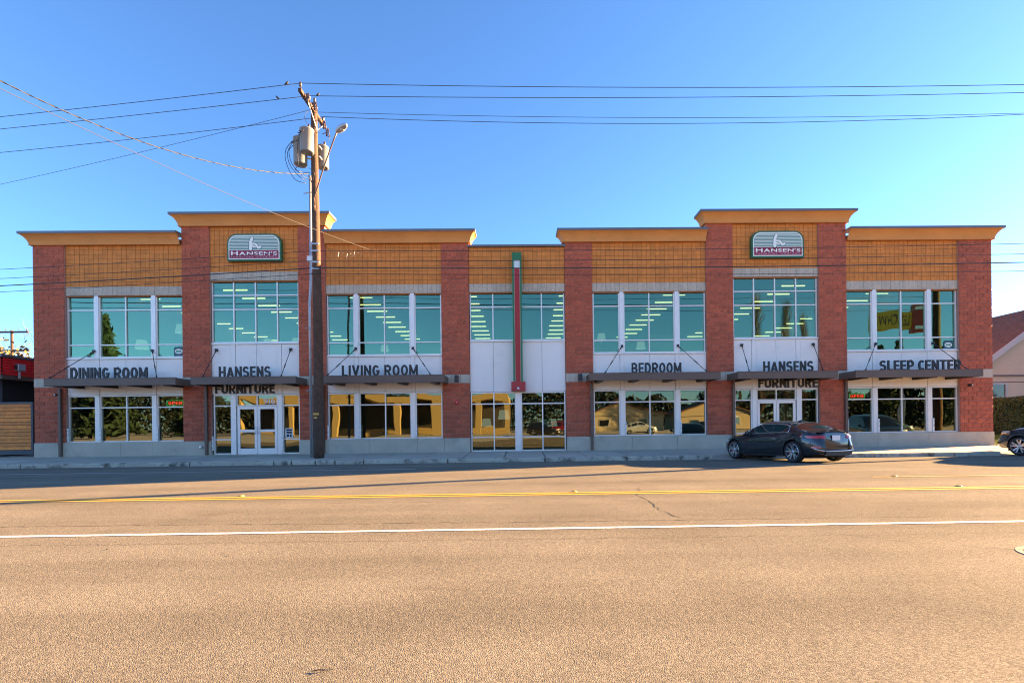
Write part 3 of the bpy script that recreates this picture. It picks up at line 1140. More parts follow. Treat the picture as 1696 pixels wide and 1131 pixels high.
for xa, xb, lb in ((-13.44, -10.85, 'dark raised letters reading FURNITURE under the canopy above the 916 doors'),
                   (10.60, 13.28, 'dark raised letters reading FURNITURE under the canopy behind the coupe')):
    s = thing('letter_sign', ((xa + xb) / 2, 0.07, 2.69), lb, 'sign', 'FURNITURE letters above the doors')
    lettering('FURNITURE', xa - s.location.x, xb - s.location.x, 0, 0.42, 0, 0.05, m_letter, s, gap=0.12)

# logo signs
m_sgreen = M('sign_green', (0.018, 0.13, 0.05), 0.4)
m_swhite = M('sign_white', (0.92, 0.91, 0.82), 0.4)
m_spale = M('sign_pale_teal', (0.27, 0.47, 0.38), 0.4)
m_sline = M('sign_dark_teal', (0.04, 0.15, 0.15), 0.4)
m_sburg = M('sign_burgundy', (0.30, 0.016, 0.05), 0.4)


def arch(w, h, r, inset=0.0, lowcut=None):
    w2 = w / 2 - inset
    hh = h - inset
    rr = r - inset
    P = [(-w2, inset if lowcut is None else lowcut), (w2, inset if lowcut is None else lowcut)]
    for k in range(9):
        t = math.pi / 2 * k / 8
        P.append((w2 - rr + rr * math.cos(t), hh - rr + rr * math.sin(t)))
    for k in range(9):
        t = math.pi / 2 + math.pi / 2 * k / 8
        P.append((-w2 + rr + rr * math.cos(t), hh - rr + rr * math.sin(t)))
    return P


def logo_sign(cx, z0, lb):
    w, h, r = 2.33, 1.18, 0.42
    s = thing('logo_sign', (cx, 0.08, z0), lb, 'sign', 'arched logo signs')
    MB().prism(arch(w, h, r), -0.20, 0).build('cabinet', m_sgreen, s)
    MB().prism(arch(w, h, r, 0.065), -0.212, -0.201).build('border', m_swhite, s)
    MB().prism(arch(w, h, r, 0.105, 0.47), -0.219, -0.213).build('striped_field', m_spale, s)
    hw = w / 2 - 0.105
    for k in range(9):
        z = 0.52 + k * 0.063
        lim = hw
        zr = (h - 0.105) - (r - 0.105)
        if z > zr:
            lim = hw - (r - 0.105) + math.sqrt(max(0, (r - 0.105) ** 2 - (z - zr) ** 2))
        MB().box(-lim + 0.02, lim - 0.02, -0.223, -0.2195, z - 0.009, z + 0.009).build('stripe', m_sline, s)
        MB().box(-lim + 0.02, lim - 0.02, -0.2225, -0.2195, z + 0.018, z + 0.036).build('stripe', m_swhite, s)
    MB().box(-hw, hw, -0.222, -0.213, 0.105, 0.46).build('name_field', m_sburg, s)
    MB().box(-hw, hw, -0.2225, -0.213, 0.46, 0.478).build('stripe', m_swhite, s)
    # seated figure emblem: dark outline behind a white body
    def fig(g, y0, y1, mat, nm):
        mb = MB()

        def capsule(pts, r0, r1):
            # stroked outline polygon between two circles
            (ax, az), (bx, bz) = pts
            d = math.atan2(bz - az, bx - ax)
            P = []
            for k in range(7):
                t = d + math.pi / 2 + math.pi * k / 6
                P.append((ax + r0 * math.cos(t), az + r0 * math.sin(t)))
            for k in range(7):
                t = d - math.pi / 2 + math.pi * k / 6
                P.append((bx + r1 * math.cos(t), bz + r1 * math.sin(t)))
            mb.prism(P, y0 - len(mb.v) * 1e-6, y1)
        capsule([(-0.14, 0.52), (-0.14, 0.80)], 0.075 + g, 0.06 + g)
        capsule([(-0.14, 0.80), (-0.07, 0.98)], 0.06 + g, 0.062 + g)
        capsule([(-0.10, 0.74), (0.08, 0.72)], 0.04 + g, 0.04 + g)
        capsule([(0.08, 0.72), (0.19, 0.56)], 0.045 + g, 0.05 + g)
        capsule([(0.19, 0.56), (0.29, 0.60)], 0.05 + g, 0.05 + g)
        capsule([(-0.08, 0.64), (0.06, 0.60)], 0.035 + g, 0.03 + g)
        mb.build(nm, mat, s)
    fig(0.025, -0.2245, -0.214, m_sline, 'emblem_outline')
    fig(0.0, -0.2285, -0.2246, m_swhite, 'emblem')
    lettering("HANSEN'S", -hw + 0.07, hw - 0.07, 0.245, 0.42, -0.224, 0.006, m_swhite, s, bold=0.02, gap=0.10, small=0.82)
    lettering("FURNITURE COMPANY", -hw + 0.07, hw - 0.07, 0.135, 0.205, -0.223, 0.004, M('sign_pink', (0.5, 0.34, 0.40), 0.4), s, bold=0.006, gap=0.28, space=0.8, join=True)
    return s


logo_sign(-11.56, 8.44, 'arched green logo sign with striped field beside the utility pole')
logo_sign(11.43, 8.43, 'arched green logo sign with striped field above the coupe')

# tall vertical fin sign in the middle bay
s = thing('fin_sign', (-0.13, 0.0, 2.62), 'tall narrow green and red vertical fin sign on the middle bay', 'sign')
m_fgreen = M('fin_green', (0.02, 0.16, 0.055), 0.45)
m_fred = M('fin_red', (0.38, 0.012, 0.012), 0.4)
m_fgrey = M('fin_pale_strip', (0.42, 0.42, 0.36), 0.5)
f = MB()
f.box(-0.205, -0.135, -0.34, 0.12, 0.42, 6.04)
f.box(0.135, 0.205, -0.34, 0.12, 0.42, 6.04)
f.box(-0.135, 0.135, -0.338, 0.12, 5.72, 6.038)
f.build('channel', m_fgreen, s)
MB().box(-0.135, 0.135, -0.30, 0.0, 5.37, 5.718).build('lamp_face', M('fin_white', (0.7, 0.76, 0.76), 0.4), s)
MB().box(-0.107, 0.107, -0.33, 0.0, 0.42, 5.366).build('red_blade', m_fred, s)
for a in (-1, 1):
    x = a * 0.121
    MB().box(x - 0.0125, x + 0.0125, -0.322, 0.0, 0.42, 5.365).build('pale_strip', m_fgrey, s)
f = MB().prism([(-0.30, 0.03), (0.32, 0.03), (0.32, 0.42), (-0.30, 0.42)], -0.36, 0.10)
f.build('foot_box', M('fin_box_red', (0.40, 0.02, 0.025), 0.4), s)
MB().lathe([(0.055, 0.0), (0.055, -0.05), (0.045, -0.085), (0.001, -0.10)], 14, 'y', (0.0, -0.36, 0.13)).build('lamp', M('lamp_lens', (0.8, 0.8, 0.85), 0.25), s, True)

# wall fittings
def wall_light(x, lb):
    t = thing('wall_light', (x, -0.005, 3.05), lb, 'lamp', 'dark wall lights on the concrete band')
    MB().box(-0.085, 0.085, -0.16, 0.0, 0.0, 0.33, 0.012).build('housing', m_rod, t)
    MB().box(-0.06, 0.06, -0.14, -0.02, -0.008, 0.0).build('lens', m_swhite, t)


wall_light(-2.83, 'dark rectangular wall light above the red fire alarm strobe')
wall_light(2.60, 'dark rectangular wall light beside the BEDROOM canopy end')
t = thing('alarm_strobe', (-2.85, -0.012, 2.19), 'small red fire alarm strobe on the block pier', 'alarm')
MB().lathe([(0.085, 0.03), (0.085, -0.02), (0.07, -0.045), (0.001, -0.05)], 16, 'y').build('housing', M('alarm_red', (0.7, 0.015, 0.02), 0.35), t, True)
MB().lathe([(0.032, -0.045), (0.03, -0.075), (0.001, -0.082)], 12, 'y').build('lens', M('strobe_lens', (0.9, 0.75, 0.75), 0.2), t, True)
for x, lb in ((-20.16, 'small security camera on the leftmost block pier'), (20.05, 'small security camera on the rightmost block pier')):
    t = thing('security_camera', (x, -0.012, 2.70), lb, 'camera', 'security cameras')
    MB().box(-0.05, 0.05, -0.02, 0.02, -0.05, 0.05, 0.01).build('bracket', m_rod, t)
    MB().lathe([(0.001, -0.16), (0.05, -0.15), (0.055, -0.10), (0.05, -0.02)], 12, 'y').build('housing', m_rod, t, True)
    MB().lathe([(0.03, -0.158), (0.028, -0.166), (0.001, -0.168)], 10, 'y').build('lens', m_frame, t)

# door number, notice, decals and neon signs
t = thing('door_number', (-11.13, 0.172, 2.22), 'white house number 916 on the glass above the doors', 'number')
lettering('916', -0.26, 0.26, 0, 0.27, 0, 0.004, M('vinyl_white', (0.85, 0.86, 0.84), 0.4), t, bold=0.006, gap=0.08)
t = thing('notice_card', (-10.27, 0.168, 0.72), 'white card with dark notices on the side glass by the 916 door', 'notice')
MB().prism(arch(0.33, 0.42, 0.04), -0.004, 0.0).build('card', M('card_white', (0.75, 0.77, 0.77), 0.5), t)
for xa, xb, za, zb in ((-0.13, 0.13, 0.30, 0.38), (-0.12, 0.12, 0.19, 0.27), (-0.11, -0.01, 0.04, 0.15), (0.02, 0.11, 0.04, 0.15)):
    MB().box(xa, xb, -0.006, -0.0042, za, zb).build('print', m_dark, t)
for x, z, lb in ((-15.06, 4.36, 'round brand decal in the upper window over the DINING ROOM canopy'),
                 (19.28, 4.32, 'round brand decal in the upper window over the SLEEP CENTER canopy')):
    t = thing('window_decal', (x, 0.172, z), lb, 'decal', 'oval decals in the upper windows')
    MB().prism(arch(0.42, 0.42, 0.10), -0.003, 0.0).build('field', M('decal_teal', (0.02, 0.10, 0.12), 0.4), t)
    el = [(0.17 * math.cos(a), 0.22 + 0.11 * math.sin(a)) for a in np.linspace(0, 2 * math.pi, 25)[:-1]]
    MB().prism(el, -0.005, -0.0032).build('oval', m_swhite, t)
    el = [(0.12 * math.cos(a), 0.22 + 0.05 * math.sin(a) + 0.02 * math.sin(3 * a)) for a in np.linspace(0, 2 * math.pi, 25)[:-1]]
    MB().prism(el, -0.007, -0.0052).build('script_mark', M('decal_green', (0.10, 0.35, 0.22), 0.4), t)


def neon(x0, z0, lb):
    w, h = 0.76, 0.29
    t = thing('neon_sign', (x0 + w / 2, 0.30, z0), lb, 'sign', 'neon OPEN signs in the windows')
    MB().box(-w / 2, w / 2, 0.02, 0.05, 0, h, 0.01).build('backing', m_dark, t)
    g = M('neon_green', (0.15, 1.0, 0.25), 0.4, emit=0.10)
    r_ = M('neon_red', (1.0, 0.06, 0.03), 0.4, emit=0.30)
    P = arch(w - 0.06, h - 0.06, 0.06)
    P = [(a, b + 0.03) for a, b in P]
    MB().tube([(a, 0.0, b) for a, b in P + P[:1]], 0.014, 6).build('green_tube', g, t, True)
    lettering('OPEN', -w / 2 + 0.08, w / 2 - 0.08, 0.075, h - 0.075, 0.0, 0.02, r_, t, gap=0.16)


neon(-15.72, 2.17, 'neon OPEN sign with green border in the DINING ROOM window')
neon(14.80, 2.14, 'neon OPEN sign with green border in the SLEEP CENTER window')

# ------------------------------------------------------------------ things seen inside the store
m_tube = M('lit_fluorescent_tube', (1.0, 0.86, 0.42), 0.4, emit=0.42)
m_fix = M('fixture_white', (0.25, 0.25, 0.24), 0.5)
proto = None
COLX = [(-20.5, 'beyond the leftmost upper window'), (-14.75, 'over the left tower window'), (-8.85, 'over the LIVING ROOM bay'), (-3.05, 'left of the fin sign'),
        (2.75, 'right of the fin sign'), (8.6, 'over the BEDROOM bay'), (14.5, 'over the right tower window'), (20.1, 'beyond the rightmost upper window')]
ORD = ['first', 'second', 'third', 'fourth', 'fifth', 'sixth', 'seventh', 'eighth', 'ninth', 'tenth']
for cx, wh in COLX:
    for k in range(10):
        y = 4.1 + 1.65 * k
        lb = ORD[k] + ' ceiling strip light back from the glass, in the row ' + wh
        if proto is None:
            proto = thing('ceiling_light', (0, 0, 8.34), lb, 'light', 'rows of ceiling lights upstairs')
            MB().box(-0.64, 0.64, -0.06, 0.06, 0.05, 0.10).build('tray', m_fix, proto)
            MB().tube([(-0.62, 0, 0.0), (0.62, 0, 0.0)], 0.032, 8).build('tube', m_tube, proto)
            t = proto
        else:
            t = copy_tree(proto)
        t['label'] = lb
        t.location = (cx + (0.02 if k % 3 else -0.05), y, 8.34)


m_shade = M('pale_lamp_shade', (0.72, 0.75, 0.68), 0.8, emit=0.06)
m_stand = M('lamp_stand_metal', (0.3, 0.27, 0.22), 0.4, 0.6)


def table_lamp(x, y, z, s, lb):
    t = thing('table_lamp', (x, y, z), lb, 'lamp', 'lamps on display in the store')
    MB().lathe([(0.001, 0), (0.12 * s, 0), (0.12 * s, 0.02 * s), (0.03 * s, 0.05 * s), (0.05 * s, 0.15 * s), (0.09 * s, 0.25 * s), (0.03 * s, 0.38 * s), (0.012 * s, 0.42 * s), (0.012 * s, 0.6 * s)], 16).build('base', m_stand, t, True)
    MB().lathe([(0.25 * s, 0.48 * s), (0.18 * s, 0.86 * s), (0.172 * s, 0.86 * s), (0.242 * s, 0.48 * s)], 20).build('shade', m_shade, t, True)


def cabinet(x, y, z, w, h, lb, col=(0.10, 0.06, 0.035)):
    t = thing('cabinet', (x, y, z), lb, 'cabinet', 'cabinets on display in the store')
    m = M('cabinet_wood_%d' % int(col[0] * 1000), col, 0.4, var=0.15, vscale=6)
    f = MB()
    d = 0.5
    f.box(-w / 2, -w / 2 + 0.03, 0, d, 0.08, h)
    f.box(w / 2 - 0.03, w / 2, 0, d, 0.08, h)
    f.box(-w / 2 - 0.02, w / 2 + 0.02, -0.02, d, h, h + 0.03)
    f.box(-w / 2 + 0.03, w / 2 - 0.03, 0.02, d, 0.08, h)
    f.build('carcass', m, t)
    for s_ in (-1, 1):
        MB().box(s_ * w / 4 - w / 4 + 0.035, s_ * w / 4 + w / 4 - 0.035, 0.0, 0.019, 0.11, h - 0.03, 0.008).build('front', m, t)
        for yy_ in (0.04, d - 0.06):
            MB().box(s_ * (w / 2 - 0.05) - 0.03, s_ * (w / 2 - 0.05) + 0.03, yy_ - 0.02, yy_ + 0.04, 0, 0.08).build('leg', m, t)


def sofa(x, y, z, w, lb, col, rz=0.0):
    t = thing('sofa', (x, y, z), lb, 'sofa', 'sofas on display in the store', rz)
    m = M('sofa_fabric_%d' % int(col[0] * 1000), col, 0.85, fine=0.1)
    MB().box(-w / 2, w / 2, 0.0, 0.85, 0.1, 0.36, 0.03).build('base', m, t)
    n = 2 if w < 1.9 else 3
    for i in range(n):
        a = -w / 2 + 0.2 + (w - 0.4) * i / n
        MB().box(a + 0.01, a + (w - 0.4) / n - 0.01, -0.03, 0.62, 0.36, 0.5, 0.04).build('seat_cushion', m, t, True)
        MB().box(a + 0.01, a + (w - 0.4) / n - 0.01, 0.55, 0.78, 0.48, 0.92, 0.05).build('back_cushion', m, t, True)
    for s_ in (-1, 1):
        MB().box(s_ * (w / 2 - 0.1) - 0.1, s_ * (w / 2 - 0.1) + 0.1, -0.02, 0.85, 0.1, 0.64, 0.05).build('arm', m, t)
        for yy_ in (0.06, 0.76):
            MB().tube([(s_ * (w / 2 - 0.08), yy_, 0), (s_ * (w / 2 - 0.08), yy_, 0.11)], 0.03, 8).build('foot', m_stand, t)


for i, (x, y, z, s_, lb) in enumerate([
    (-15.9, 1.6, 5.15, 1.05, 'tall pale lamp in the upper window right beside the left tower'),
    (-18.2, 2.2, 4.5, 1.1, 'pale lamp low in the leftmost upper window'),
    (-12.3, 2.4, 4.7, 0.9, 'pale lamp in the left tower window, left of two'),
    (-11.1, 2.8, 4.8, 0.9, 'pale lamp in the left tower window, right of two'),
    (-6.8, 3.0, 4.55, 0.8, 'pale lamp behind the upper LIVING ROOM window'),
    (3.9, 2.0, 4.75, 0.9, 'pale lamp behind the leftmost upper BEDROOM pane'),
    (6.3, 4.0, 4.6, 1.0, 'pale lamp behind the middle upper BEDROOM window'),
    (9.95, 2.2, 4.75, 0.9, 'pale lamp low in the right tower window'),
    (-1.65, 1.4, 0.62, 1.0, 'pale lamp behind the left lower window of the middle bay'),
    (-0.85, 2.0, 0.9, 1.15, 'tall lamp behind the lower window beside the middle mullion'),
    (1.55, 3.0, 0.6, 1.0, 'pale lamp behind the right lower window of the middle bay'),
    (10.1, 1.5, 0.62, 1.0, 'lamp behind the side glass left of the coupe')]):
    table_lamp(x, y, z, s_, lb)
    if z < 3:
        cabinet(x, y - 0.25, 0.005, 0.8, z - 0.04, 'low cabinet under the ' + lb, (0.10, 0.06, 0.03))
    else:
        cabinet(x, y - 0.25, 3.75, 0.9, z - 3.79, 'cabinet under the ' + lb, (0.12, 0.07, 0.04))
sofa(-6.5, 2.0, 0.005, 2.2, 'grey sofa behind the lower LIVING ROOM window', (0.3, 0.29, 0.27))
sofa(-4.2, 4.2, 0.005, 1.8, 'brown sofa deeper behind the lower LIVING ROOM window', (0.2, 0.12, 0.07), 0.4)
sofa(-17.6, 2.6, 0.005, 2.2, 'tan sofa behind the lower DINING ROOM window', (0.36, 0.26, 0.14))
sofa(17.2, 2.4, 0.005, 2.1, 'grey green sofa behind the lower SLEEP CENTER window', (0.2, 0.24, 0.22))


def bed(x, y, lb):
    t = thing('bed', (x, y, 0.005), lb, 'bed')
    MB().box(-0.8, 0.8, 0, 2.0, 0.08, 0.36, 0.02).build('base', M('bed_base', (0.25, 0.28, 0.26), 0.8), t)
    MB().box(-0.8, 0.8, -0.02, 2.0, 0.362, 0.62, 0.06).build('mattress', M('mattress_ticking', (0.62, 0.72, 0.68), 0.85), t, True)
    MB().box(-0.86, 0.86, 2.0, 2.08, 0.0, 1.2, 0.02).build('headboard', m_stand, t)
    for s_ in (-1, 1):
        MB().box(s_ * 0.4 - 0.32, s_ * 0.4 + 0.32, 1.5, 1.92, 0.625, 0.78, 0.06).build('pillow', M('pillow_white', (0.7, 0.72, 0.7), 0.9), t, True)


bed(5.7, 0.75, 'made bed behind the lower BEDROOM window')


def placard(x, y, z, w, h, lb, col):
    t = thing('placard', (x, y, z), lb, 'placard', 'sale placards in the windows')
    MB().box(-w / 2, w / 2, 0, 0.012, 0, h).build('sheet', M('placard_%d' % int(col[1] * 1000), col, 0.5), t)
    MB().box(-w / 2 + 0.06, w / 2 - 0.06, -0.002, -0.0005, h * 0.45, h * 0.62).build('print', m_dark, t)
    MB().tube([(0, 0.02, -z + 0.01), (0, 0.02, h * 0.5)], 0.01, 6).build('stand', m_stand, t)


placard(1.16, 0.6, 1.15, 0.36, 0.26, 'small cyan placard in the lower window right of the fin sign', (0.25, 0.75, 0.75))
placard(5.95, 0.5, 0.75, 0.42, 0.26, 'small cyan placard in the lower BEDROOM window', (0.2, 0.8, 0.85))
placard(9.95, 0.5, 0.75, 0.56, 0.30, 'green placard in the side glass left of the coupe', (0.15, 0.6, 0.42))

# ------------------------------------------------------------------ utility poles and wires
m_wood = M('weathered_pole_wood', (0.085, 0.048, 0.030), 0.9, var=0.25, vscale=4, fine=0.3, fscale=25, bump=0.6, bscale=20)
m_wire = M('wire_black', (0.03, 0.03, 0.035), 0.5)
m_wirel = M('wire_grey', (0.11, 0.105, 0.10), 0.6)
m_galv = M('galvanised_steel', (0.42, 0.43, 0.45), 0.45, 0.5, var=0.08, vscale=3)
m_trans = M('transformer_grey', (0.20, 0.215, 0.23), 0.45, var=0.06, vscale=3)
m_insul = M('brown_porcelain', (0.09, 0.06, 0.055), 0.3)


def insulator(parent, x, y, z, h=0.26):
    mb = MB()
    mb.lathe([(0.02, 0), (0.02, h * 0.4), (0.055, h * 0.42), (0.03, h * 0.55), (0.06, h * 0.6), (0.035, h * 0.75), (0.055, h * 0.8), (0.03, h), (0.001, h)], 10, 'z', (x, y, z))
    return mb.build('insulator', m_insul, parent, True)


def wood_pole(name, x, y, top, lb, r0=0.20, r1=0.115):
    p = thing(name, (x, y, -0.1), lb, 'utility pole', 'utility poles')
    n = 22
    path, rad = [], []
    for i in range(n + 1):
        t = i / n
        path.append((0.02 * math.sin(t * 5), 0.015 * math.sin(t * 4 + 1), (top + 0.1) * t))
        rad.append(r0 + (r1 - r0) * t + R.uniform(-0.003, 0.003))
    MB().tube(path, rad, 16).build('pole', m_wood, p, True)
    return p


PX, PY = -7.93, -2.42
pole = wood_pole('utility_pole', PX, PY, 13.75, 'tall wooden utility pole with transformers standing on the sidewalk before the store')
Z = lambda z: z + 0.1
# crossarm runs across the street (along y)
MB().box(-0.06, 0.06, -1.32, 0.95, Z(13.37), Z(13.50), 0.008).build('crossarm', m_wood, pole)
f = MB()
f.tube([(0.06, -0.75, Z(13.36)), (0.09, -0.02, Z(12.75))], 0.018, 6)
f.tube([(0.06, 0.7, Z(13.36)), (0.09, 0.02, Z(12.75))], 0.018, 6)
f.build('arm_brace', m_galv, pole)
for yy_ in (-1.24, -0.5, 0.82):
    insulator(pole, 0, yy_, Z(13.5))
insulator(pole, 0, 0, Z(13.74))


def fuse(x, y, z, side):
    """cut-out fuse: bracket, porcelain post and slanted fuse tube"""
    f = MB()
    f.tube([(x, y, z), (x + side * 0.16, y, z + 0.05)], 0.014, 6)
    f.lathe([(0.03, -0.14), (0.05, -0.1), (0.028, -0.05), (0.05, 0.0), (0.028, 0.05), (0.05, 0.1), (0.03, 0.14)], 8, 'z', (x + side * 0.18, y, z + 0.05))
    f.tube([(x + side * 0.28, y, z - 0.12), (x + side * 0.24, y, z + 0.22)], 0.02, 6)
    f.tube([(x + side * 0.18, y, z + 0.19), (x + side * 0.26, y, z + 0.22)], 0.01, 6)
    f.tube([(x + side * 0.18, y, z - 0.09), (x + side * 0.29, y, z - 0.12)], 0.01, 6)
    return f.build('fuse', m_insul, pole, True)


fuse(0.02, -0.5, Z(13.3), 1)
fuse(0.02, 0.35, Z(13.1), 1)
fuse(0.05, 0.6, Z(12.95), 1)
fuse(-0.05, -1.0, Z(13.3), 1)


def transformer(x, y, z0, z1, r, nm):
    f = MB()
    h = z1 - z0
    f.lathe([(0.001, z0), (r * 0.92, z0), (r, z0 + 0.03), (r, z1 - 0.05), (r * 1.05, z1 - 0.045), (r * 1.05, z1 - 0.01), (r * 0.85, z1 + 0.03), (0.001, z1 + 0.05)], 24, 'z', (x, y, 0))
    t = f.build('transformer', m_trans, pole, True)
    b = MB()
    b.lathe([(0.035, z1), (0.035, z1 + 0.06), (0.06, z1 + 0.08), (0.035, z1 + 0.12), (0.055, z1 + 0.15), (0.03, z1 + 0.2), (0.001, z1 + 0.24)], 10, 'z', (x + r * 0.3, y, 0))
    b.build('bushing', m_insul, t, True)
    b = MB()
    for k in range(3):
        q = z0 + h * 0.78
        aa = math.radians(-150 + k * 28)
        b.tube([(x + r * math.cos(aa), y + r * math.sin(aa), q), (x + (r + 0.07) * math.cos(aa), y + (r + 0.07) * math.sin(aa), q)], 0.022, 6)
    b.build('terminal', m_insul, t)
    b = MB()
    b.box(x - 0.05, x + 0.05, y, 0.0, z0 + h * 0.25, z0 + h * 0.31)
    b.box(x - 0.05, x + 0.05, y, 0.0, z0 + h * 0.72, z0 + h * 0.78)
    b.tube([(x, y, z0 + h * 0.28), (0, 0, z0 + h * 0.28)], 0.03, 6)
    b.tube([(x, y, z0 + h * 0.75), (0, 0, z0 + h * 0.75)], 0.03, 6)
    b.build('mount', m_galv, t)


transformer(-0.52, -0.12, Z(11.32), Z(12.34), 0.25, 'left')
transformer(-0.10, -0.50, Z(11.58), Z(12.46), 0.25, 'front')
transformer(0.13, 0.44, Z(11.48), Z(12.33), 0.22, 'rear')
# jumper leads
f = MB()


def hang(a, b, sag, n=12, r=0.011):
    a, b = Vector(a), Vector(b)
    f.tube([a.lerp(b, i / n) + Vector((0, 0, -4 * sag * (i / n) * (1 - i / n))) for i in range(n + 1)], r, 5)


def loop(pts, r=0.012):
    P = [Vector(p) for p in pts]
    out = []
    for i in range(len(P) - 1):
        p0, p1, p2, p3 = P[max(i - 1, 0)], P[i], P[i + 1], P[min(i + 2, len(P) - 1)]
        for k in range(6):
            t = k / 6
            out.append(0.5 * ((2 * p1) + (-p0 + p2) * t + (2 * p0 - 5 * p1 + 4 * p2 - p3) * t * t + (-p0 + 3 * p1 - 3 * p2 + p3) * t ** 3))
    out.append(P[-1])
    f.tube(out, r, 5)


loop([(-0.75, -0.3, Z(12.15)), (-1.0, -0.3, Z(11.8)), (-0.98, -0.3, Z(11.3)), (-0.72, -0.2, Z(10.75)), (-0.42, 0.1, Z(10.72))])
loop([(-0.78, -0.25, Z(12.1)), (-0.93, -0.3, Z(11.7)), (-0.85, -0.3, Z(11.25)), (-0.6, -0.15, Z(10.9)), (-0.42, 0.15, Z(10.85))])
loop([(-0.7, -0.3, Z(12.0)), (-0.85, -0.35, Z(11.75)), (-0.78, -0.3, Z(11.3)), (-0.55, -0.1, Z(11.0)), (-0.4, 0.2, Z(10.95))])
loop([(-0.25, -0.7, Z(12.3)), (-0.35, -0.75, Z(11.7)), (-0.45, -0.5, Z(11.15)), (-0.65, -0.3, Z(11.05)), (-0.5, 0.1, Z(11.15)), (-0.2, 0, Z(11.1))])
loop([(-0.1, -0.5, Z(12.7)), (-0.2, -0.45, Z(13.0)), (-0.15, -0.3, Z(13.3))], 0.008)
loop([(-0.52, -0.1, Z(12.55)), (-0.75, -0.1, Z(12.4)), (-0.8, -0.2, Z(12.1))], 0.012)
loop([(0.35, 0.42, Z(12.55)), (0.4, 0.5, Z(12.8)), (0.32, 0.55, Z(12.95))], 0.008)
loop([(0.3, -0.5, Z(13.2)), (0.25, -0.2, Z(12.9)), (0.15, -0.05, Z(12.6)), (-0.05, -0.4, Z(12.7))], 0.008)
loop([(-0.3, 0.25, Z(11.0)), (-0.1, -0.1, Z(10.65)), (0.05, -0.25, Z(10.95)), (-0.15, -0.25, Z(11.15))], 0.010)
f.build('jumper', m_wire, pole, True)
# street light
f = MB()
f.tube([(0.02, -0.16, Z(9.75)), (0.06, -0.3, Z(9.95)), (0.60, -0.75, Z(10.85)), (1.15, -1.15, Z(11.70)), (1.32, -1.3, Z(11.88))], 0.026, 8)
f.tube([(0.0, -0.14, Z(9.55)), (0.0, -0.15, Z(10.05))], 0.04, 8)
la = f.build('lamp_arm', M('lamp_arm_brown', (0.16, 0.11, 0.09), 0.5, 0.3), pole, True)
f = MB()
prof = []
for i in range(9):
    t = i / 8
    w = 0.03 + 0.155 * math.sin(math.pi * min(1, t * 0.85 + 0.1)) ** 0.7
    prof.append((t * 0.62, w))
V, F = [], []
for t, w in prof:
    for k in range(10):
        a = 2 * math.pi * k / 10
        V.append((t * 0.75, -t * 0.62 + w * math.cos(a) * 0.9, w * math.sin(a) * (0.75 if math.sin(a) > 0 else 0.35)))
for i in range(8):
    for k in range(10):
        F.append((i * 10 + k, i * 10 + (k + 1) % 10, (i + 1) * 10 + (k + 1) % 10, (i + 1) * 10 + k))
F += [tuple(range(10)), tuple(80 + k for k in range(10))]
lh = MB().add([(v[0] * 1.15 + 1.28, v[1] - 1.25, v[2] + Z(11.93)) for v in V], F).build('lamp_head', m_galv, pole, True, True)
MB().lathe([(0.001, -0.085), (0.06, -0.08), (0.09, -0.05), (0.09, -0.02)], 12, 'z', (1.58, -1.46, Z(11.93))).build('lens', M('lamp_glass', (0.5, 0.47, 0.40), 0.3), lh, True)
# riser conduit, straps, plates
f = MB()
f.tube([(-0.46, 0.42, 0.06), (-0.46, 0.42, Z(6.1)), (-0.40, 0.42, Z(7.0)), (-0.38, 0.42, Z(11.0))], 0.05, 10)
f.lathe([(0.055, Z(11.0)), (0.085, Z(11.08)), (0.08, Z(11.16)), (0.001, Z(11.2))], 10, 'z', (-0.38, 0.42, 0))
f.build('conduit', m_galv, pole, True)
f = MB()
for z in (2.62, 5.1, 10.45):
    f.tube([(-0.62, 0.36, Z(z)), (0.02, 0.2, Z(z))], 0.018, 6)
f.build('conduit_bracket', m_galv, pole)
f = MB()
for z in (7.30, 7.55, 7.98, 8.25):
    f.box(-0.17, 0.17, -0.19, -0.15, Z(z) - 0.03, Z(z) + 0.03)
f.build('cable_clamp', m_galv, pole)
MB().box(-0.50, -0.18, 0.30, 0.36, Z(7.75), Z(7.95)).build('junction_box', m_frame, pole)
f = MB().box(-0.12, 0.10, -0.206, -0.19, Z(1.63), Z(1.72))
f.build('tag_plate', M('yellow_tag', (0.55, 0.32, 0.06), 0.5), pole)
MB().box(-0.09, 0.03, -0.207, -0.19, Z(1.50), Z(1.56)).build('tag_plate', M('yellow_tag_b', (0.55, 0.42, 0.10), 0.5), pole)
f = MB().tube([(-0.21, 0.0, 0.1), (-0.205, 0.0, 2.9)], 0.012, 6)
f.build('ground_wire', m_wirel, pole)

# the next pole along the street, just right of the picture, whose shadow crosses the road
pole2 = wood_pole('utility_pole', 21.35, -2.85, 13.6, 'wooden utility pole just right of the picture, its long shadow crossing the road')
MB().box(-0.06, 0.06, -1.2, 1.2, Z(13.37), Z(13.50)).build('crossarm', m_wood, pole2)
for yy_ in (-1.1, -0.4, 1.1):
    insulator(pole2, 0, yy_, Z(13.5))


def wire(name, a, b, sag, r, mat, lb, grp='overhead wires', n=28):
    a, b = Vector(a), Vector(b)
    mb = MB()
    mb.tube([a.lerp(b, i / n) + Vector((0, 0, -4 * sag * (i / n) * (1 - i / n))) for i in range(n + 1)], r, 6)
    o = mb.build(name, mat, None, True)
    return tag(o, lb, 'wire', grp)


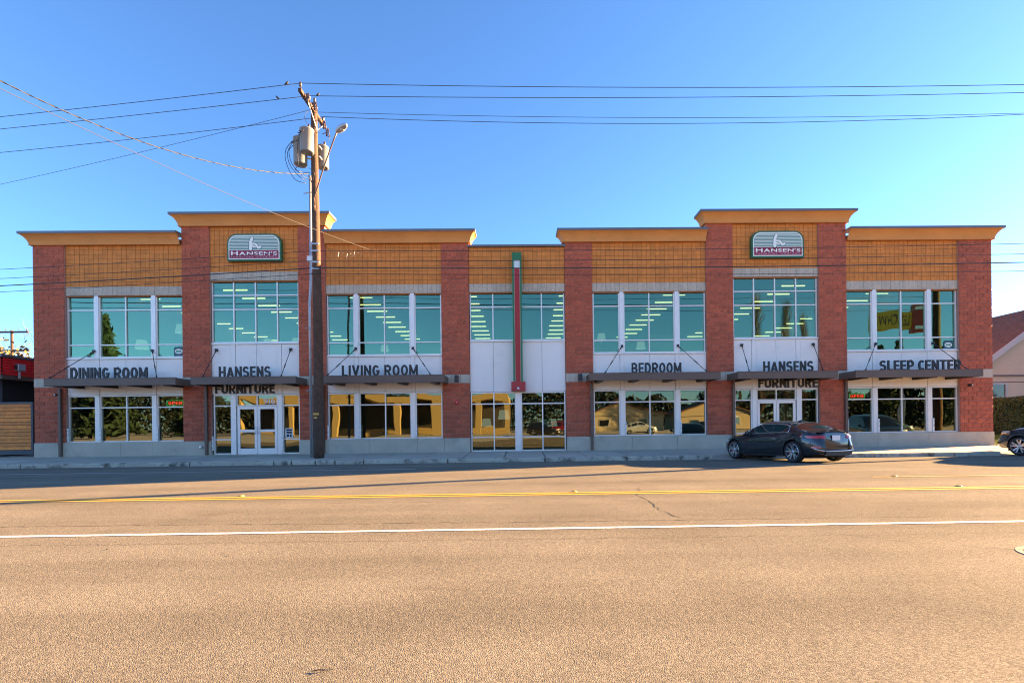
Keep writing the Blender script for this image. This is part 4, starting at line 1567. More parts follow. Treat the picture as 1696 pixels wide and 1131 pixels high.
# right-hand spans
XR = 21.35
wire('power_line', (PX, PY - 1.24, 13.72), (XR, -4.1, 13.38), 0.16, 0.0105, m_wire, 'topmost power line from the pole across the right sky')
wire('power_line', (PX, PY - 0.5, 13.75), (XR, -3.4, 13.55), 0.14, 0.0105, m_wire, 'second power line from the top across the right sky')
wire('power_line', (PX, PY + 0.82, 13.78), (XR, -1.95, 13.62), 0.34, 0.0105, m_wire, 'lowest power line of the right sky, sagging under another')
wire('power_line', (PX, PY, 13.45), (XR, -3.0, 13.02), 0.22, 0.008, m_wire, 'thin neutral line crossing the lowest power line in the right sky')
# left-hand spans run slightly towards the store
wire('power_line', (PX, PY - 1.24, 13.72), (-48, 1.2, 13.55), 0.25, 0.0105, m_wire, 'topmost power line from the pole across the left sky')
wire('power_line', (PX, PY - 0.5, 13.75), (-48, 1.9, 13.45), 0.20, 0.0105, m_wire, 'second power line from the top across the left sky')
wire('power_line', (PX, PY + 0.82, 13.78), (-48, 3.4, 13.75), 0.40, 0.0105, m_wire, 'third power line across the left sky, the flatter of the crossing two')
wire('power_line', (PX - 0.1, PY, 13.55), (-48, 9.5, 13.6), 0.35, 0.008, m_wire, 'thin steep line crossing the third power line in the left sky')
# communication cables in front of the facade
CW = [(7.98, 7.9, 7.82, 0.010, 'uppermost'), (7.60, 7.5, 7.45, 0.010, 'second'), (7.32, 7.17, 7.12, 0.019, 'thick black third'), (7.10, 6.83, 6.80, 0.010, 'lowest')]
for zp, zr, zl, r, nm in CW:
    wire('telephone_cable', (PX, PY - 0.18, zp), (XR, -3.05, zr + 0.05), 0.10, r, m_wire, nm + ' cable before the facade on the right of the pole')
    wire('telephone_cable', (PX, PY - 0.18, zp), (-48, 1.6, zl + 0.2), 0.22, r, m_wire, nm + ' cable before the facade on the left of the pole')
# service drops across the street to the left
# plan direction and height parabola of each drop
def drop_path(o, k, a, b, t1, n):
    return [Vector((o[0] - t1 * i / n, o[1] - k * t1 * i / n, o[2] + a * t1 * i / n + b * (t1 * i / n) ** 2)) for i in range(n + 1)]


t = thing('service_cable', (-8.1, -2.6, 10.95), 'twisted service cable sagging from the transformers to the upper left', 'wire', 'overhead wires')
base = drop_path((0, 0, 0), 1.3, -0.667, 0.096, 10.0, 240)
for ph, m_, nm in ((0, m_wire, 'strand'), (math.pi, m_wirel, 'strand')):
    MB().tube([p + Vector((math.cos(i * 0.9 + ph), 0.3, math.sin(i * 0.9 + ph))) * 0.010 for i, p in enumerate(base)], 0.010, 5).build(nm, m_, t, True)
tag(MB().tube(drop_path((-5.68, -2.62, 7.96), 1.3, 0.028, 0.021, 11.0, 40), 0.008, 6).build('service_cable', M('wire_pale', (0.10, 0.09, 0.085), 0.6), None, True),
    'pale straight service cable slanting from the upper left down past the pole', 'wire', 'overhead wires')
f = MB()
for i in range(7):
    x = -7.0 + i * 0.14 + R.uniform(-0.03, 0.03)
    f.tube([(x, PY - 0.2, 7.93 - R.uniform(0, 0.3)), (x + 0.04, PY - 0.2, 7.95 - R.uniform(0, 0.3))], 0.010, 6)
tag(f.build('cable_clip', M('clip_white', (0.7, 0.68, 0.6), 0.5)), 'cluster of pale cable clips and splices beside the pole', 'cable clips')


def bird(x, y, z, lb, flip=1):
    mb = MB()
    # one continuous body: tail - body - head - beak
    pts = [(-0.13, 0.0, 0.0), (-0.07, 0, 0.035), (-0.01, 0, 0.075), (0.035, 0, 0.125), (0.055, 0, 0.16), (0.075, 0, 0.165), (0.105, 0, 0.155)]
    rad = [0.012, 0.035, 0.052, 0.045, 0.032, 0.026, 0.004]
    mb.tube([(p[0] * flip, p[1], p[2]) for p in pts], rad, 8)
    o = mb.build('bird', M('bird_black', (0.015, 0.015, 0.018), 0.6), None, True)
    o.location = (x, y, z)
    o.scale = (0.7, 0.7, 0.7)
    tag(o, lb, 'bird', 'birds on the wires')


bird(-8.46, PY - 1.16, 13.72, 'black bird on the topmost left power line near the pole')
bird(-9.2, PY - 0.34, 13.73, 'black bird on the second left power line', -1)
bird(-7.6, PY - 0.49, 13.74, 'black bird on the second right power line beside the pole')

# ------------------------------------------------------------------ cars
def pch(tab, x):
    """smooth interpolation through a table of (x, value)"""
    xs = [p[0] for p in tab]
    ys = [p[1] for p in tab]
    if x <= xs[0]:
        return ys[0]
    if x >= xs[-1]:
        return ys[-1]
    i = 0
    while xs[i + 1] < x:
        i += 1
    n = len(xs)
    d = [(ys[k + 1] - ys[k]) / (xs[k + 1] - xs[k]) for k in range(n - 1)]

    def slope(k):
        if k == 0:
            return d[0]
        if k == n - 1:
            return d[-1]
        return 0 if d[k - 1] * d[k] <= 0 else 2 * d[k - 1] * d[k] / (d[k - 1] + d[k])
    h = xs[i + 1] - xs[i]
    t = (x - xs[i]) / h
    m0, m1 = slope(i) * h, slope(i + 1) * h
    return (2 * t ** 3 - 3 * t ** 2 + 1) * ys[i] + (t ** 3 - 2 * t ** 2 + t) * m0 + (-2 * t ** 3 + 3 * t ** 2) * ys[i + 1] + (t ** 3 - t ** 2) * m1


m_tyre = M('tyre_rubber', (0.018, 0.018, 0.018), 0.8)
m_rim = M('alloy_silver', (0.62, 0.62, 0.64), 0.28, 0.85)
m_well = M('wheel_well_black', (0.008, 0.008, 0.008), 0.9)
m_trim = M('satin_chrome', (0.75, 0.75, 0.76), 0.22, 0.9)
m_tail = M('tail_lamp_red', (0.42, 0.012, 0.015), 0.15, coat=0.6)
m_lampw = M('head_lamp_clear', (0.6, 0.6, 0.62), 0.12, 0.3, coat=0.6)
m_amber = M('amber_lamp', (0.6, 0.22, 0.04), 0.2, coat=0.5)
m_plate = M('plate_white', (0.72, 0.72, 0.74), 0.45)
m_cglass = M('car_glass', (0.012, 0.014, 0.016), 0.03, spec=0.9, coat=0.4)
m_plastic = M('black_plastic', (0.02, 0.02, 0.021), 0.55)
m_cal = M('caliper_red', (0.4, 0.03, 0.03), 0.4)


def paint(name, col, flake=0.25):
    return M(name, col, 0.24, flake, coat=1.0, var=0.02)


def wheel(parent, x, y, r, w, side, spokes=5):
    """wheel with axle along y, outer face towards side"""
    root = MB()
    s = side
    rr = r * 0.775
    root.lathe([(rr, -w / 2), (r * 0.93, -w / 2), (r * 0.985, -w * 0.38), (r, -w * 0.25), (r, w * 0.25), (r * 0.985, w * 0.38), (r * 0.93, w / 2), (rr, w / 2), (rr * 0.97, 0)], 36, 'y')
    wh = root.build('wheel', m_tyre, parent, True)
    wh.location = (x, y, r)
    lip = MB().lathe([(rr * 0.99, s * w * 0.30), (rr * 1.01, s * w * 0.47), (rr * 0.955, s * w * 0.50), (rr * 0.93, s * w * 0.40), (rr * 0.93, -s * w * 0.3)], 36, 'y')
    sp = lip
    yo = s * w * 0.44
    for k in range(spokes):
        for q in (-1, 1):
            a = 2 * math.pi * k / spokes + 0.3
            b0, b1 = a + q * 0.10, a + q * 0.24
            wd0, wd1 = 0.026, 0.020
            p0 = (rr * 0.16 * math.cos(b0), rr * 0.16 * math.sin(b0))
            p1 = (rr * 0.95 * math.cos(b1), rr * 0.95 * math.sin(b1))
            dx, dz = p1[0] - p0[0], p1[1] - p0[1]
            l = math.hypot(dx, dz)
            nx, nz = -dz / l, dx / l
            V = []
            for (px, pz), wd, yy_ in ((p0, wd0, yo - s * 0.02), (p1, wd1, yo + s * 0.005)):
                V += [(px + nx * wd, yy_, pz + nz * wd), (px - nx * wd, yy_, pz - nz * wd), (px - nx * wd * 0.8, yy_ - s * 0.04, pz - nz * wd * 0.8), (px + nx * wd * 0.8, yy_ - s * 0.04, pz + nz * wd * 0.8)]
            sp.add(V, [(0, 1, 5, 4), (1, 2, 6, 5), (2, 3, 7, 6), (3, 0, 4, 7), (0, 3, 2, 1), (4, 5, 6, 7)])
    sp.lathe([(rr * 0.2, yo - s * 0.05), (rr * 0.2, yo - s * 0.005), (rr * 0.12, yo + s * 0.008), (0.001, yo + s * 0.01)], 16, 'y')
    sp.build('rim', m_rim, wh)
    MB().lathe([(rr * 0.92, yo - s * 0.09), (0.001, yo - s * 0.09)], 24, 'y').build('brake_disc', M('brake_dark', (0.03, 0.03, 0.032), 0.5, 0.3), wh)
    c = MB()
    c.box(rr * 0.45, rr * 0.72, min(yo - s * 0.085, yo - s * 0.05), max(yo - s * 0.085, yo - s * 0.05), -rr * 0.3, rr * 0.3, 0.01)
    c.build('caliper', m_cal, wh)
    return wh


def make_car(name, S, loc, rz, label, cat, group=None):
    """S: dict of shape tables. local frame: +x forward, y left, z up, x = 0 at the rear bumper"""
    car = thing(name, loc, label, cat, group, rz)
    Lc = S['L']
    NP = 13
    xs = sorted(set([0, 0.03, 0.08, 0.16, 0.28] + [0.28 + (Lc - 0.56) * i / 26 for i in range(27)] + [Lc - 0.28, Lc - 0.16, Lc - 0.08, Lc - 0.03, Lc]))
    V, F = [], []

    def shear(x, z):
        # lean of the tail and the nose
        t = max(0.0, 1 - x / 0.7)
        u = max(0.0, 1 - (Lc - x) / 0.9)
        zz = (z - 0.5)
        return x + S['tail_lean'] * max(0, zz) * t - S.get('tail_cut', 0.25) * max(0, 0.42 - z) * -t - S['nose_lean'] * max(0, zz) * u - 0.30 * max(0, 0.40 - z) * u
    for x in xs:
        w = pch(S['w'], x)
        zs = pch(S['sill'], x)
        zb = pch(S['belt'], x)
        zt = pch(S['top'], x)
        h = zb - zs
        sec = [(0, zs), (w * 0.80, zs), (w * 0.93, zs + 0.025), (w * 0.965, zs + h * 0.16), (w * 0.985, zs + h * 0.38), (w, zs + h * 0.62), (w * 0.997, zs + h * 0.78),
               (w * 0.975, zs + h * 0.90), (w * 0.945, zb - 0.004), (w * 0.88, zb + (zt - zb) * 0.35 + 0.004), (w * 0.70, zb + (zt - zb) * 0.75 + 0.006), (w * 0.38, zt - 0.002), (0, zt)]
        for y, z in sec:
            V.append((shear(x, z), y, z))
    n = len(xs)
    full = [(p[0], p[1], p[2]) for p in V]
    mir = [(p[0], -p[1], p[2]) for p in V]
    mb = MB()
    ring = 2 * NP - 2
    V2 = []
    for i in range(n):
        a = full[i * NP:(i + 1) * NP]
        b = mir[i * NP:(i + 1) * NP]
        V2 += a + b[1:-1][::-1]
    for i in range(n - 1):
        for k in range(ring):
            F.append((i * ring + k, (i + 1) * ring + k, (i + 1) * ring + (k + 1) % ring, i * ring + (k + 1) % ring))
    F.append(tuple(range(ring)))
    F.append(tuple((n - 1) * ring + k for k in range(ring - 1, -1, -1)))
    mb.add(V2, F)
    me = mb.mesh('body', S['paint'], True)
    import bmesh
    bm = bmesh.new()
    bm.from_mesh(me)
    bmesh.ops.recalc_face_normals(bm, faces=bm.faces)
    bm.to_mesh(me)
    bm.free()
    body = link('body', me, car)
    # wheel arches cut with cylinders
    r = S['r']
    for ax in S['axles']:
        cb = MB()
        cb.lathe([(0.001, -1.3), (r * 1.13, -1.3), (r * 1.13, 1.3), (0.001, 1.3)], 40, 'y')
        cm = cb.mesh('arch')
        bm = bmesh.new()
        bm.from_mesh(cm)
        bmesh.ops.remove_doubles(bm, verts=bm.verts, dist=0.003)
        bmesh.ops.recalc_face_normals(bm, faces=bm.faces)
        bm.to_mesh(cm)
        bm.free()
        co = link('arch', cm)
        co.location = (ax, 0, r * 1.02)
        md = body.modifiers.new('arch', 'BOOLEAN')
        md.operation = 'DIFFERENCE'
        md.object = co
        md.solver = 'EXACT'
        # use world-independent evaluation: car at identity while cutting
        car.location = (0, 0, 0)
        car.rotation_euler = (0, 0, 0)
        bpy.context.view_layer.update()
        nm = bpy.data.meshes.new_from_object(body.evaluated_get(bpy.context.evaluated_depsgraph_get()))
        body.modifiers.clear()
        body.data = nm
        bpy.data.objects.remove(co)
    body.data.polygons.foreach_set('use_smooth', [True] * len(body.data.polygons))
    try:
        body.data.set_sharp_from_angle(angle=math.radians(38))
    except Exception:
        pass
    car.location = loc
    car.rotation_euler = (0, 0, rz)
    # dark wells and underbody
    f = MB()
    f.box(0.35, Lc - 0.4, -0.62, 0.62, 0.16, 0.5)
    f.build('underbody', m_well, car)
    # greenhouse
    G = S['green']
    gx = [G[0][0] + (G[-1][0] - G[0][0]) * i / 30 for i in range(31)]
    tt = [0, 0.16, 0.45, 0.78, 0.90, 0.965, 0.99, 1.0]
    grid = []
    for x in gx:
        zr = pch(G, x)
        zb = pch(S['belt'], x) - 0.012
        h = max(zr - zb, 0.006)
        wb = pch(S['w'], x) * S['gw']
        wr = wb - S['tumble'] * h
        ys = [wb, wb - S['tumble'] * h * 0.16, wb - S['tumble'] * h * 0.45, wb - S['tumble'] * h * 0.80, wr - 0.03, wr * 0.80, wr * 0.42, 0]
        grid.append([(x, y, zb + h * t) for y, t in zip(ys, tt)])
    shell, sideg, wind, rearg = MB(), [MB(), MB()], MB(), MB()
    wa, wb_ = S['side_glass']
    pil = S.get('pillars', [])
    for i in range(len(gx) - 1):
        xm = (gx[i] + gx[i + 1]) / 2
        for k in range(len(tt) - 1):
            for sgn in (1, -1):
                q = [grid[i][k], grid[i + 1][k], grid[i + 1][k + 1], grid[i][k + 1]]
                q = [(p[0], p[1] * sgn, p[2]) for p in q]
                if sgn < 0:
                    q = q[::-1]
                if k in (1, 2) and wa < xm < wb_ and not any(a < xm < b for a, b in pil):
                    sideg[0 if sgn > 0 else 1].add(q, [(0, 1, 2, 3)])
                elif k >= 4 and xm > S['screen'][0]:
                    wind.add(q, [(0, 1, 2, 3)])
                elif k >= 4 and xm < S['screen'][1]:
                    rearg.add(q, [(0, 1, 2, 3)])
                else:
                    shell.add(q, [(0, 1, 2, 3)])

    def fin(mb, nm, mat):
        me = mb.mesh(nm, mat, True)
        bm = bmesh.new()
        bm.from_mesh(me)
        bmesh.ops.remove_doubles(bm, verts=bm.verts, dist=0.0005)
        bm.to_mesh(me)
        bm.free()
        me.polygons.foreach_set('use_smooth', [True] * len(me.polygons))
        return link(nm, me, car)
    fin(shell, 'roof', S['paint'])
    for s_ in sideg:
        fin(s_, 'side_window', m_cglass)
    fin(wind, 'windscreen', m_cglass)
    fin(rearg, 'rear_window', m_cglass)
    # bright trim round the side glass
    if S.get('chrome'):
        for sgn in (1, -1):
            up = [(g[3][0], (g[3][1] + 0.004) * sgn, g[3][2] + 0.004) for g in grid if wa - 0.05 < g[0][0] < wb_ + 0.05]
            dn = [(g[1][0], (g[1][1] + 0.004) * sgn, g[1][2] - 0.004) for g in grid if wa - 0.05 < g[0][0] < wb_ + 0.05]
            MB().tube(up + dn[::-1] + up[:1], 0.015, 5).build('window_trim', m_trim, car, True)

    # patches that follow the plan outline at tail and nose
    def plan_x(y, rear):
        rng = [Lc * 0.25 * i / 80 for i in range(81)]
        if not rear:
            rng = [Lc - q for q in rng]
        best = rng[0]
        for q in rng:
            if pch(S['w'], q) * 0.985 >= y:
                best = q
                break
        return best

    def patch(y0, y1, z0, z1, rear, nm, mat, off=0.012, taper=0.0, n=8):
        for sgn in ((1, -1) if y0 > 0 else (1,)):
            V, F = [], []
            for i in range(n + 1):
                y = y0 + (y1 - y0) * i / n
                x = plan_x(abs(y), rear)
                d = -off if rear else off
                for z in (z0 + taper * i / n, z1 - 0 * taper):
                    V.append((shear(x, z) + d, y * sgn * (1.004), z))
                    V.append((shear(x, z) - d * 3, y * sgn, z))
            for i in range(n):
                a = i * 4
                F += [(a, a + 4, a + 6, a + 2), (a, a + 1, a + 5, a + 4), (a + 2, a + 6, a + 7, a + 3)]
            F += [(0, 2, 3, 1), (n * 4, n * 4 + 1, n * 4 + 3, n * 4 + 2)]
            MB().add(V, F).build(nm, mat, car, False, True)
    for args in S['patches']:
        patch(*args)
    for fn in S.get('extra', []):
        fn(car, shear)
    # doors: seam lines and handles
    for sgn in (1, -1):
        for x in S['seams']:
            w = pch(S['w'], x)
            zs, zb = pch(S['sill'], x), pch(S['belt'], x)
            pts = [(x, sgn * (w * f_ + 0.001), zs + (zb - zs) * q) for q, f_ in ((0.16, 0.965), (0.38, 0.985), (0.62, 1.0), (0.78, 0.997), (0.90, 0.975), (0.985, 0.95))]
            MB().tube(pts, 0.0045, 4).build('door_seam', m_well, car)
        for x in S['handles']:
            w = pch(S['w'], x)
            zs, zb = pch(S['sill'], x), pch(S['belt'], x)
            z = zs + (zb - zs) * 0.80
            MB().tube([(x - 0.11, sgn * (w * 0.99), z), (x - 0.07, sgn * (w + 0.022), z + 0.004), (x + 0.07, sgn * (w + 0.022), z + 0.004), (x + 0.11, sgn * (w * 0.99), z)], 0.013, 6).build('door_handle', S['paint'] if not S.get('chrome') else m_trim, car, True)
        # mirror
        mx, mz = S['mirror']
        w = pch(S['w'], mx)
        f = MB()
        f.lathe([(0.001, -0.07), (0.05, -0.06), (0.075, -0.01), (0.07, 0.06), (0.001, 0.075)], 12, 'x', (mx, sgn * (w + 0.06), mz))
        f.tube([(mx, sgn * (w * 0.9), mz - 0.05), (mx, sgn * (w + 0.03), mz - 0.03)], 0.022, 6)
        f.build('mirror', S['paint'], car, True)
        # sill strip
        f = MB()
        a, b = S['axles'][0] + r * 1.15, S['axles'][1] - r * 1.15
        pts = [(a + (b - a) * i / 8, sgn * pch(S['w'], a + (b - a) * i / 8) * 0.955, pch(S['sill'], a + (b - a) * i / 8) + 0.035) for i in range(9)]
        f.tube(pts, 0.028, 6)
        f.build('sill', m_plastic, car, True)
    for ax in S['axles']:
        for sgn in (1, -1):
            wheel(car, ax, sgn * (S['track'] / 2), r, 0.235, sgn)
    return car


def box_part(nm, mat, *b, c=0.006):
    def fn(car, shear):
        x0, x1, y0, y1, z0, z1 = b
        zm = (z0 + z1) / 2
        MB().box(shear(x0, zm), shear(x1, zm), y0, y1, z0, z1, c).build(nm, mat, car)
    return fn


def exhausts(car, shear):
    for y in (0.34, 0.44, -0.34, -0.44):
        MB().lathe([(0.043, 0.02), (0.043, -0.05), (0.036, -0.05), (0.034, 0.02)], 14, 'x', (shear(0, 0.30) + 0.03, y, 0.285)).build('exhaust', m_trim, car, True)


def diffuser(car, shear):
    V = []
    f = MB()
    xr = shear(0, 0.35)
    f.prism([], 0, 0) if False else None
    # silver-edged lower bumper, tapering up at its outer ends
    P = [(-0.54, 0.39), (-0.48, 0.27), (-0.33, 0.235), (0.33, 0.235), (0.48, 0.27), (0.54, 0.39), (0.45, 0.375), (-0.45, 0.375)]
    V = [(xr - 0.035, y, z) for y, z in P] + [(xr + 0.14, y, z) for y, z in P]
    n = len(P)
    f.add(V, [tuple(range(n)), tuple(range(2 * n - 1, n - 1, -1))] + [(i, i + n, (i + 1) % n + n, (i + 1) % n) for i in range(n)])
    f.build('diffuser', m_plastic, car, False, True)
    MB().tube([(xr + 0.17, 0.78, 0.47), (xr + 0.06, 0.66, 0.41), (xr - 0.01, 0.52, 0.385), (xr - 0.04, 0.2, 0.38), (xr - 0.04, -0.2, 0.38), (xr - 0.01, -0.52, 0.385), (xr + 0.06, -0.66, 0.41), (xr + 0.17, -0.78, 0.47)], 0.018, 6).build('bumper_trim', m_trim, car, True)


def plate(x, z, w=0.31, h=0.16, txt=True):
    def fn(car, shear):
        xx = shear(0.0, z + h / 2) - 0.02
        MB().box(xx, xx + 0.012, -w / 2, w / 2, z, z + h, 0.003).build('licence_plate', m_plate, car)
    return fn


def antenna(x, z):
    def fn(car, shear):
        MB().add([(x - 0.12, -0.02, z - 0.01), (x - 0.12, 0.02, z - 0.01), (x + 0.1, 0.015, z), (x + 0.1, -0.015, z), (x - 0.11, 0, z + 0.06)], [(0, 1, 4), (1, 2, 4), (2, 3, 4), (3, 0, 4)]).build('antenna', S_paint[0], car)
    return fn


S_paint = [paint('graphite_paint', (0.016, 0.019, 0.025), 0.15)]
COUPE = dict(L=4.68, r=0.345, axles=(1.05, 3.815), track=1.58, paint=S_paint[0], tail_lean=0.34, nose_lean=0.55, gw=0.905, tumble=0.47, chrome=True,
             w=[(0, 0.50), (0.05, 0.63), (0.14, 0.745), (0.3, 0.845), (0.6, 0.905), (1.05, 0.925), (2.2, 0.915), (3.4, 0.925), (3.9, 0.92), (4.3, 0.86), (4.5, 0.74), (4.62, 0.60), (4.68, 0.48)],
             sill=[(0, 0.30), (0.3, 0.24), (0.8, 0.20), (1.6, 0.17), (3.2, 0.17), (4.1, 0.19), (4.68, 0.24)],
             belt=[(0, 0.885), (0.3, 0.92), (1.0, 0.925), (2.0, 0.90), (3.2, 0.875), (3.8, 0.82), (4.3, 0.74), (4.6, 0.62), (4.68, 0.52)],
             top=[(0, 0.945), (0.1, 0.96), (0.5, 0.965), (1.0, 0.965), (2.0, 0.92), (3.3, 0.915), (3.8, 0.855), (4.3, 0.775), (4.6, 0.65), (4.68, 0.55)],
             green=[(0.52, 0.965), (0.85, 1.05), (1.2, 1.20), (1.6, 1.315), (2.0, 1.352), (2.35, 1.355), (2.65, 1.315), (3.0, 1.17), (3.42, 0.935)],
             side_glass=(1.32, 3.12), pillars=[(1.98, 2.05)], screen=(2.66, 1.50),
             patches=[(0.40, 0.885, 0.755, 0.855, True, 'tail_light', m_tail, 0.010, 0.015), (0.62, 0.80, 0.475, 0.52, True, 'reflector', m_tail, 0.008),
                      (0.56, 0.86, 0.60, 0.70, False, 'headlight', m_lampw, 0.008, 0.02), (-0.42, 0.42, 0.34, 0.58, False, 'grille', m_plastic, 0.008)],
             extra=[exhausts, diffuser, plate(0, 0.70), antenna(1.5, 1.318), box_part('spoiler', S_paint[0], -0.03, 0.16, -0.62, 0.62, 0.958, 0.975)],
             seams=(1.62, 3.12), handles=(1.85,), mirror=(2.98, 0.985))
for k_ in ('w', 'sill', 'belt', 'top', 'green'):
    COUPE[k_] = [((x_ if x_ < 0.35 else x_ - 0.15), (v_ * 0.985 if k_ == 'w' else v_)) for x_, v_ in COUPE[k_]]
COUPE.update(L=4.53, axles=(0.90, 3.665), side_glass=(1.17, 2.97), pillars=[(1.83, 1.90)], screen=(2.51, 1.35), seams=(1.47, 2.97), handles=(1.70,), mirror=(2.83, 0.955))
# coupe nosed in to the kerb, seen from its rear left
CYAW = math.radians(90 + 15.5)
cz = road_z(-4.6) + 0.004
th = math.radians(75)
fw = (-math.cos(th), math.sin(th))
lf = (-fw[1], fw[0])
FLX, FLY = 8.0, -3.50
ox, oy = FLX - fw[0] * 3.665 - lf[0] * 0.80, FLY - fw[1] * 3.665 - lf[1] * 0.80
zr_ = road_z(FLY - fw[1] * 2.765)
pit = math.atan2(zr_ - (-0.195), 2.765)
coupe = make_car('parked_car', COUPE, (ox, oy, zr_ + pit * 0.90), math.pi - th, 'dark grey two-door coupe stopped nose-in at the kerb, seen from behind', 'car')
coupe.rotation_euler = (0, pit, math.pi - th)

SUV_P = paint('suv_slate_paint', (0.035, 0.04, 0.048), 0.3)


def suv_shape(pt, **kw):
    d = dict(L=4.50, r=0.345, axles=(0.92, 3.60), track=1.58, paint=pt, tail_lean=0.16, nose_lean=0.42, gw=0.93, tumble=0.34, chrome=False,
             w=[(0, 0.78), (0.06, 0.85), (0.25, 0.90), (0.9, 0.915), (2.2, 0.91), (3.5, 0.92), (3.9, 0.90), (4.2, 0.82), (4.38, 0.68), (4.50, 0.5)],
             sill=[(0, 0.34), (0.4, 0.28), (1.2, 0.22), (3.2, 0.22), (4.0, 0.24), (4.5, 0.28)],
             belt=[(0, 1.06), (0.4, 1.10), (1.5, 1.08), (3.0, 1.02), (3.5, 0.98), (4.0, 0.90), (4.3, 0.80), (4.5, 0.68)],
             top=[(0, 1.08), (0.4, 1.12), (1.5, 1.10), (3.0, 1.07), (3.5, 1.04), (4.0, 0.97), (4.3, 0.87), (4.5, 0.72)],
             green=[(0.10, 1.10), (0.25, 1.38), (0.5, 1.58), (0.9, 1.665), (1.6, 1.69), (2.2, 1.665), (2.55, 1.58), (3.0, 1.30), (3.45, 1.03)],
             side_glass=(0.55, 3.05), pillars=[(1.02, 1.12), (1.98, 2.08)], screen=(2.55, 0.55),
             patches=[(0.55, 0.86, 0.88, 1.05, True, 'tail_light', m_tail, 0.010, 0.0), (0.46, 0.87, 0.79, 0.91, False, 'headlight', m_lampw, 0.010, 0.05),
                      (0.72, 0.88, 0.78, 0.815, False, 'indicator', m_amber, 0.016, 0.0), (-0.45, 0.45, 0.42, 0.66, False, 'grille', m_plastic, 0.008),
                      (0.55, 0.80, 0.42, 0.52, False, 'fog_light', m_plastic, 0.010), (-0.8, 0.8, 0.30, 0.38, True, 'bumper_skirt', m_plastic, 0.012)],
             extra=[plate(0, 0.62)], seams=(1.05, 2.03, 3.1), handles=(1.25, 2.25), mirror=(2.95, 1.08))
    d.update(kw)
    return d


hx, hy = 18.45 - fw[0] * 3.60 - lf[0] * 0.79, -3.85 - fw[1] * 3.60 - lf[1] * 0.79
hatch = make_car('parked_car', suv_shape(SUV_P), (hx, hy, road_z(-6.4) + 0.02), math.pi - th, 'dark grey hatchback nosed in at the right edge of the picture', 'car')
hatch.rotation_euler = (0, 0.018, math.pi - th)

# ------------------------------------------------------------------ vegetation
m_hedge = M('hedge_leaf', (0.06, 0.085, 0.025), 0.75, var=0.35, vscale=2.0, rand=0.0)
m_needle = M('conifer_needle', (0.022, 0.048, 0.022), 0.8, var=0.35, vscale=1.2)
m_bark = M('bark', (0.09, 0.065, 0.045), 0.9, var=0.3, vscale=5)
m_autumn = M('autumn_leaf', (0.13, 0.095, 0.022), 0.75, var=0.4, vscale=1.5)
m_twig = M('bare_twig', (0.10, 0.072, 0.055), 0.85, var=0.2, vscale=2)
m_grass = M('grass_blade', (0.09, 0.16, 0.018), 0.7, var=0.3, vscale=1.5)
rng = np.random.default_rng(4)


def leaves(cs, size, spread=0.5, elong=1.6):
    """small leaf quads at the points cs, random orientation"""
    n = len(cs)
    a = rng.normal(size=(n, 3))
    a /= np.linalg.norm(a, axis=1)[:, None]
    b = rng.normal(size=(n, 3))
    b -= (a * b).sum(1)[:, None] * a
    b /= np.linalg.norm(b, axis=1)[:, None]
    s = size * rng.uniform(0.6, 1.4, size=(n, 1))
    P = np.stack([cs - a * s * elong, cs - b * s, cs + a * s * elong, cs + b * s], 1).reshape(-1, 3)
    F = np.arange(4 * n).reshape(-1, 4)
    return P, F


def np_mesh(name, P, F, mat):
    me = bpy.data.meshes.new(name)
    n, m = len(P), len(F)
    k = F.shape[1]
    me.vertices.add(n)
    me.vertices.foreach_set('co', np.asarray(P, dtype=np.float32).ravel())
    me.loops.add(m * k)
    me.loops.foreach_set('vertex_index', np.asarray(F, dtype=np.int32).ravel())
    me.polygons.add(m)
    me.polygons.foreach_set('loop_start', np.arange(0, m * k, k, dtype=np.int32))
    me.update(calc_edges=True)
    me.materials.append(mat)
    return me


def conifer_mesh(h, seed, rad=0.2):
    r_ = np.random.default_rng(seed)
    pts = []
    z = h * 0.06
    while z < h * 0.98:
        t = z / h
        R_ = rad * h * (1 - t) ** 0.85 * r_.uniform(0.75, 1.1) + 0.15
        nb = int(5 + 6 * (1 - t))
        a0 = r_.uniform(0, 6.28)
        for k in range(nb):
            a = a0 + 6.28 * k / nb + r_.uniform(-0.3, 0.3)
            Lb = R_ * r_.uniform(0.65, 1.15)
            m = int(10 + 16 * Lb / (rad * h))
            u = r_.uniform(0.12, 1, m)
            wd = 0.16 * Lb * (1 - u * 0.7)
            x = np.cos(a) * Lb * u + r_.normal(0, 1, m) * wd
            y = np.sin(a) * Lb * u + r_.normal(0, 1, m) * wd
            zz = z - 0.28 * Lb * u ** 1.3 + 0.12 * Lb * u ** 3 + r_.normal(0, 0.05 * h / 20, m)
            pts.append(np.stack([x, y, zz], 1))
        z += h * r_.uniform(0.018, 0.03)
    return leaves(np.concatenate(pts), 0.011 * h, elong=2.0)


def trunk(h, r, lean=0.0):
    n = 8
    return MB().tube([(lean * (i / n) ** 2, 0.05 * math.sin(i), h * i / n) for i in range(n + 1)], [r * (1 - 0.85 * i / n) for i in range(n + 1)], 9)


CON = []
for sd in (1, 2, 3):
    P, F = conifer_mesh(16.0, sd, 0.17 + 0.02 * sd)
    CON.append(np_mesh('crown', P, F, m_needle))
TRK = trunk(15.5, 0.28).mesh('trunk', m_bark, True)


def conifer(x, y, h, v, lb):
    t = thing('conifer', (x, y, -0.2), lb, 'tree', 'conifers across the street')
    t.scale = (h / 16, h / 16, h / 16)
    link('crown', CON[v], t)
    link('trunk', TRK, t)


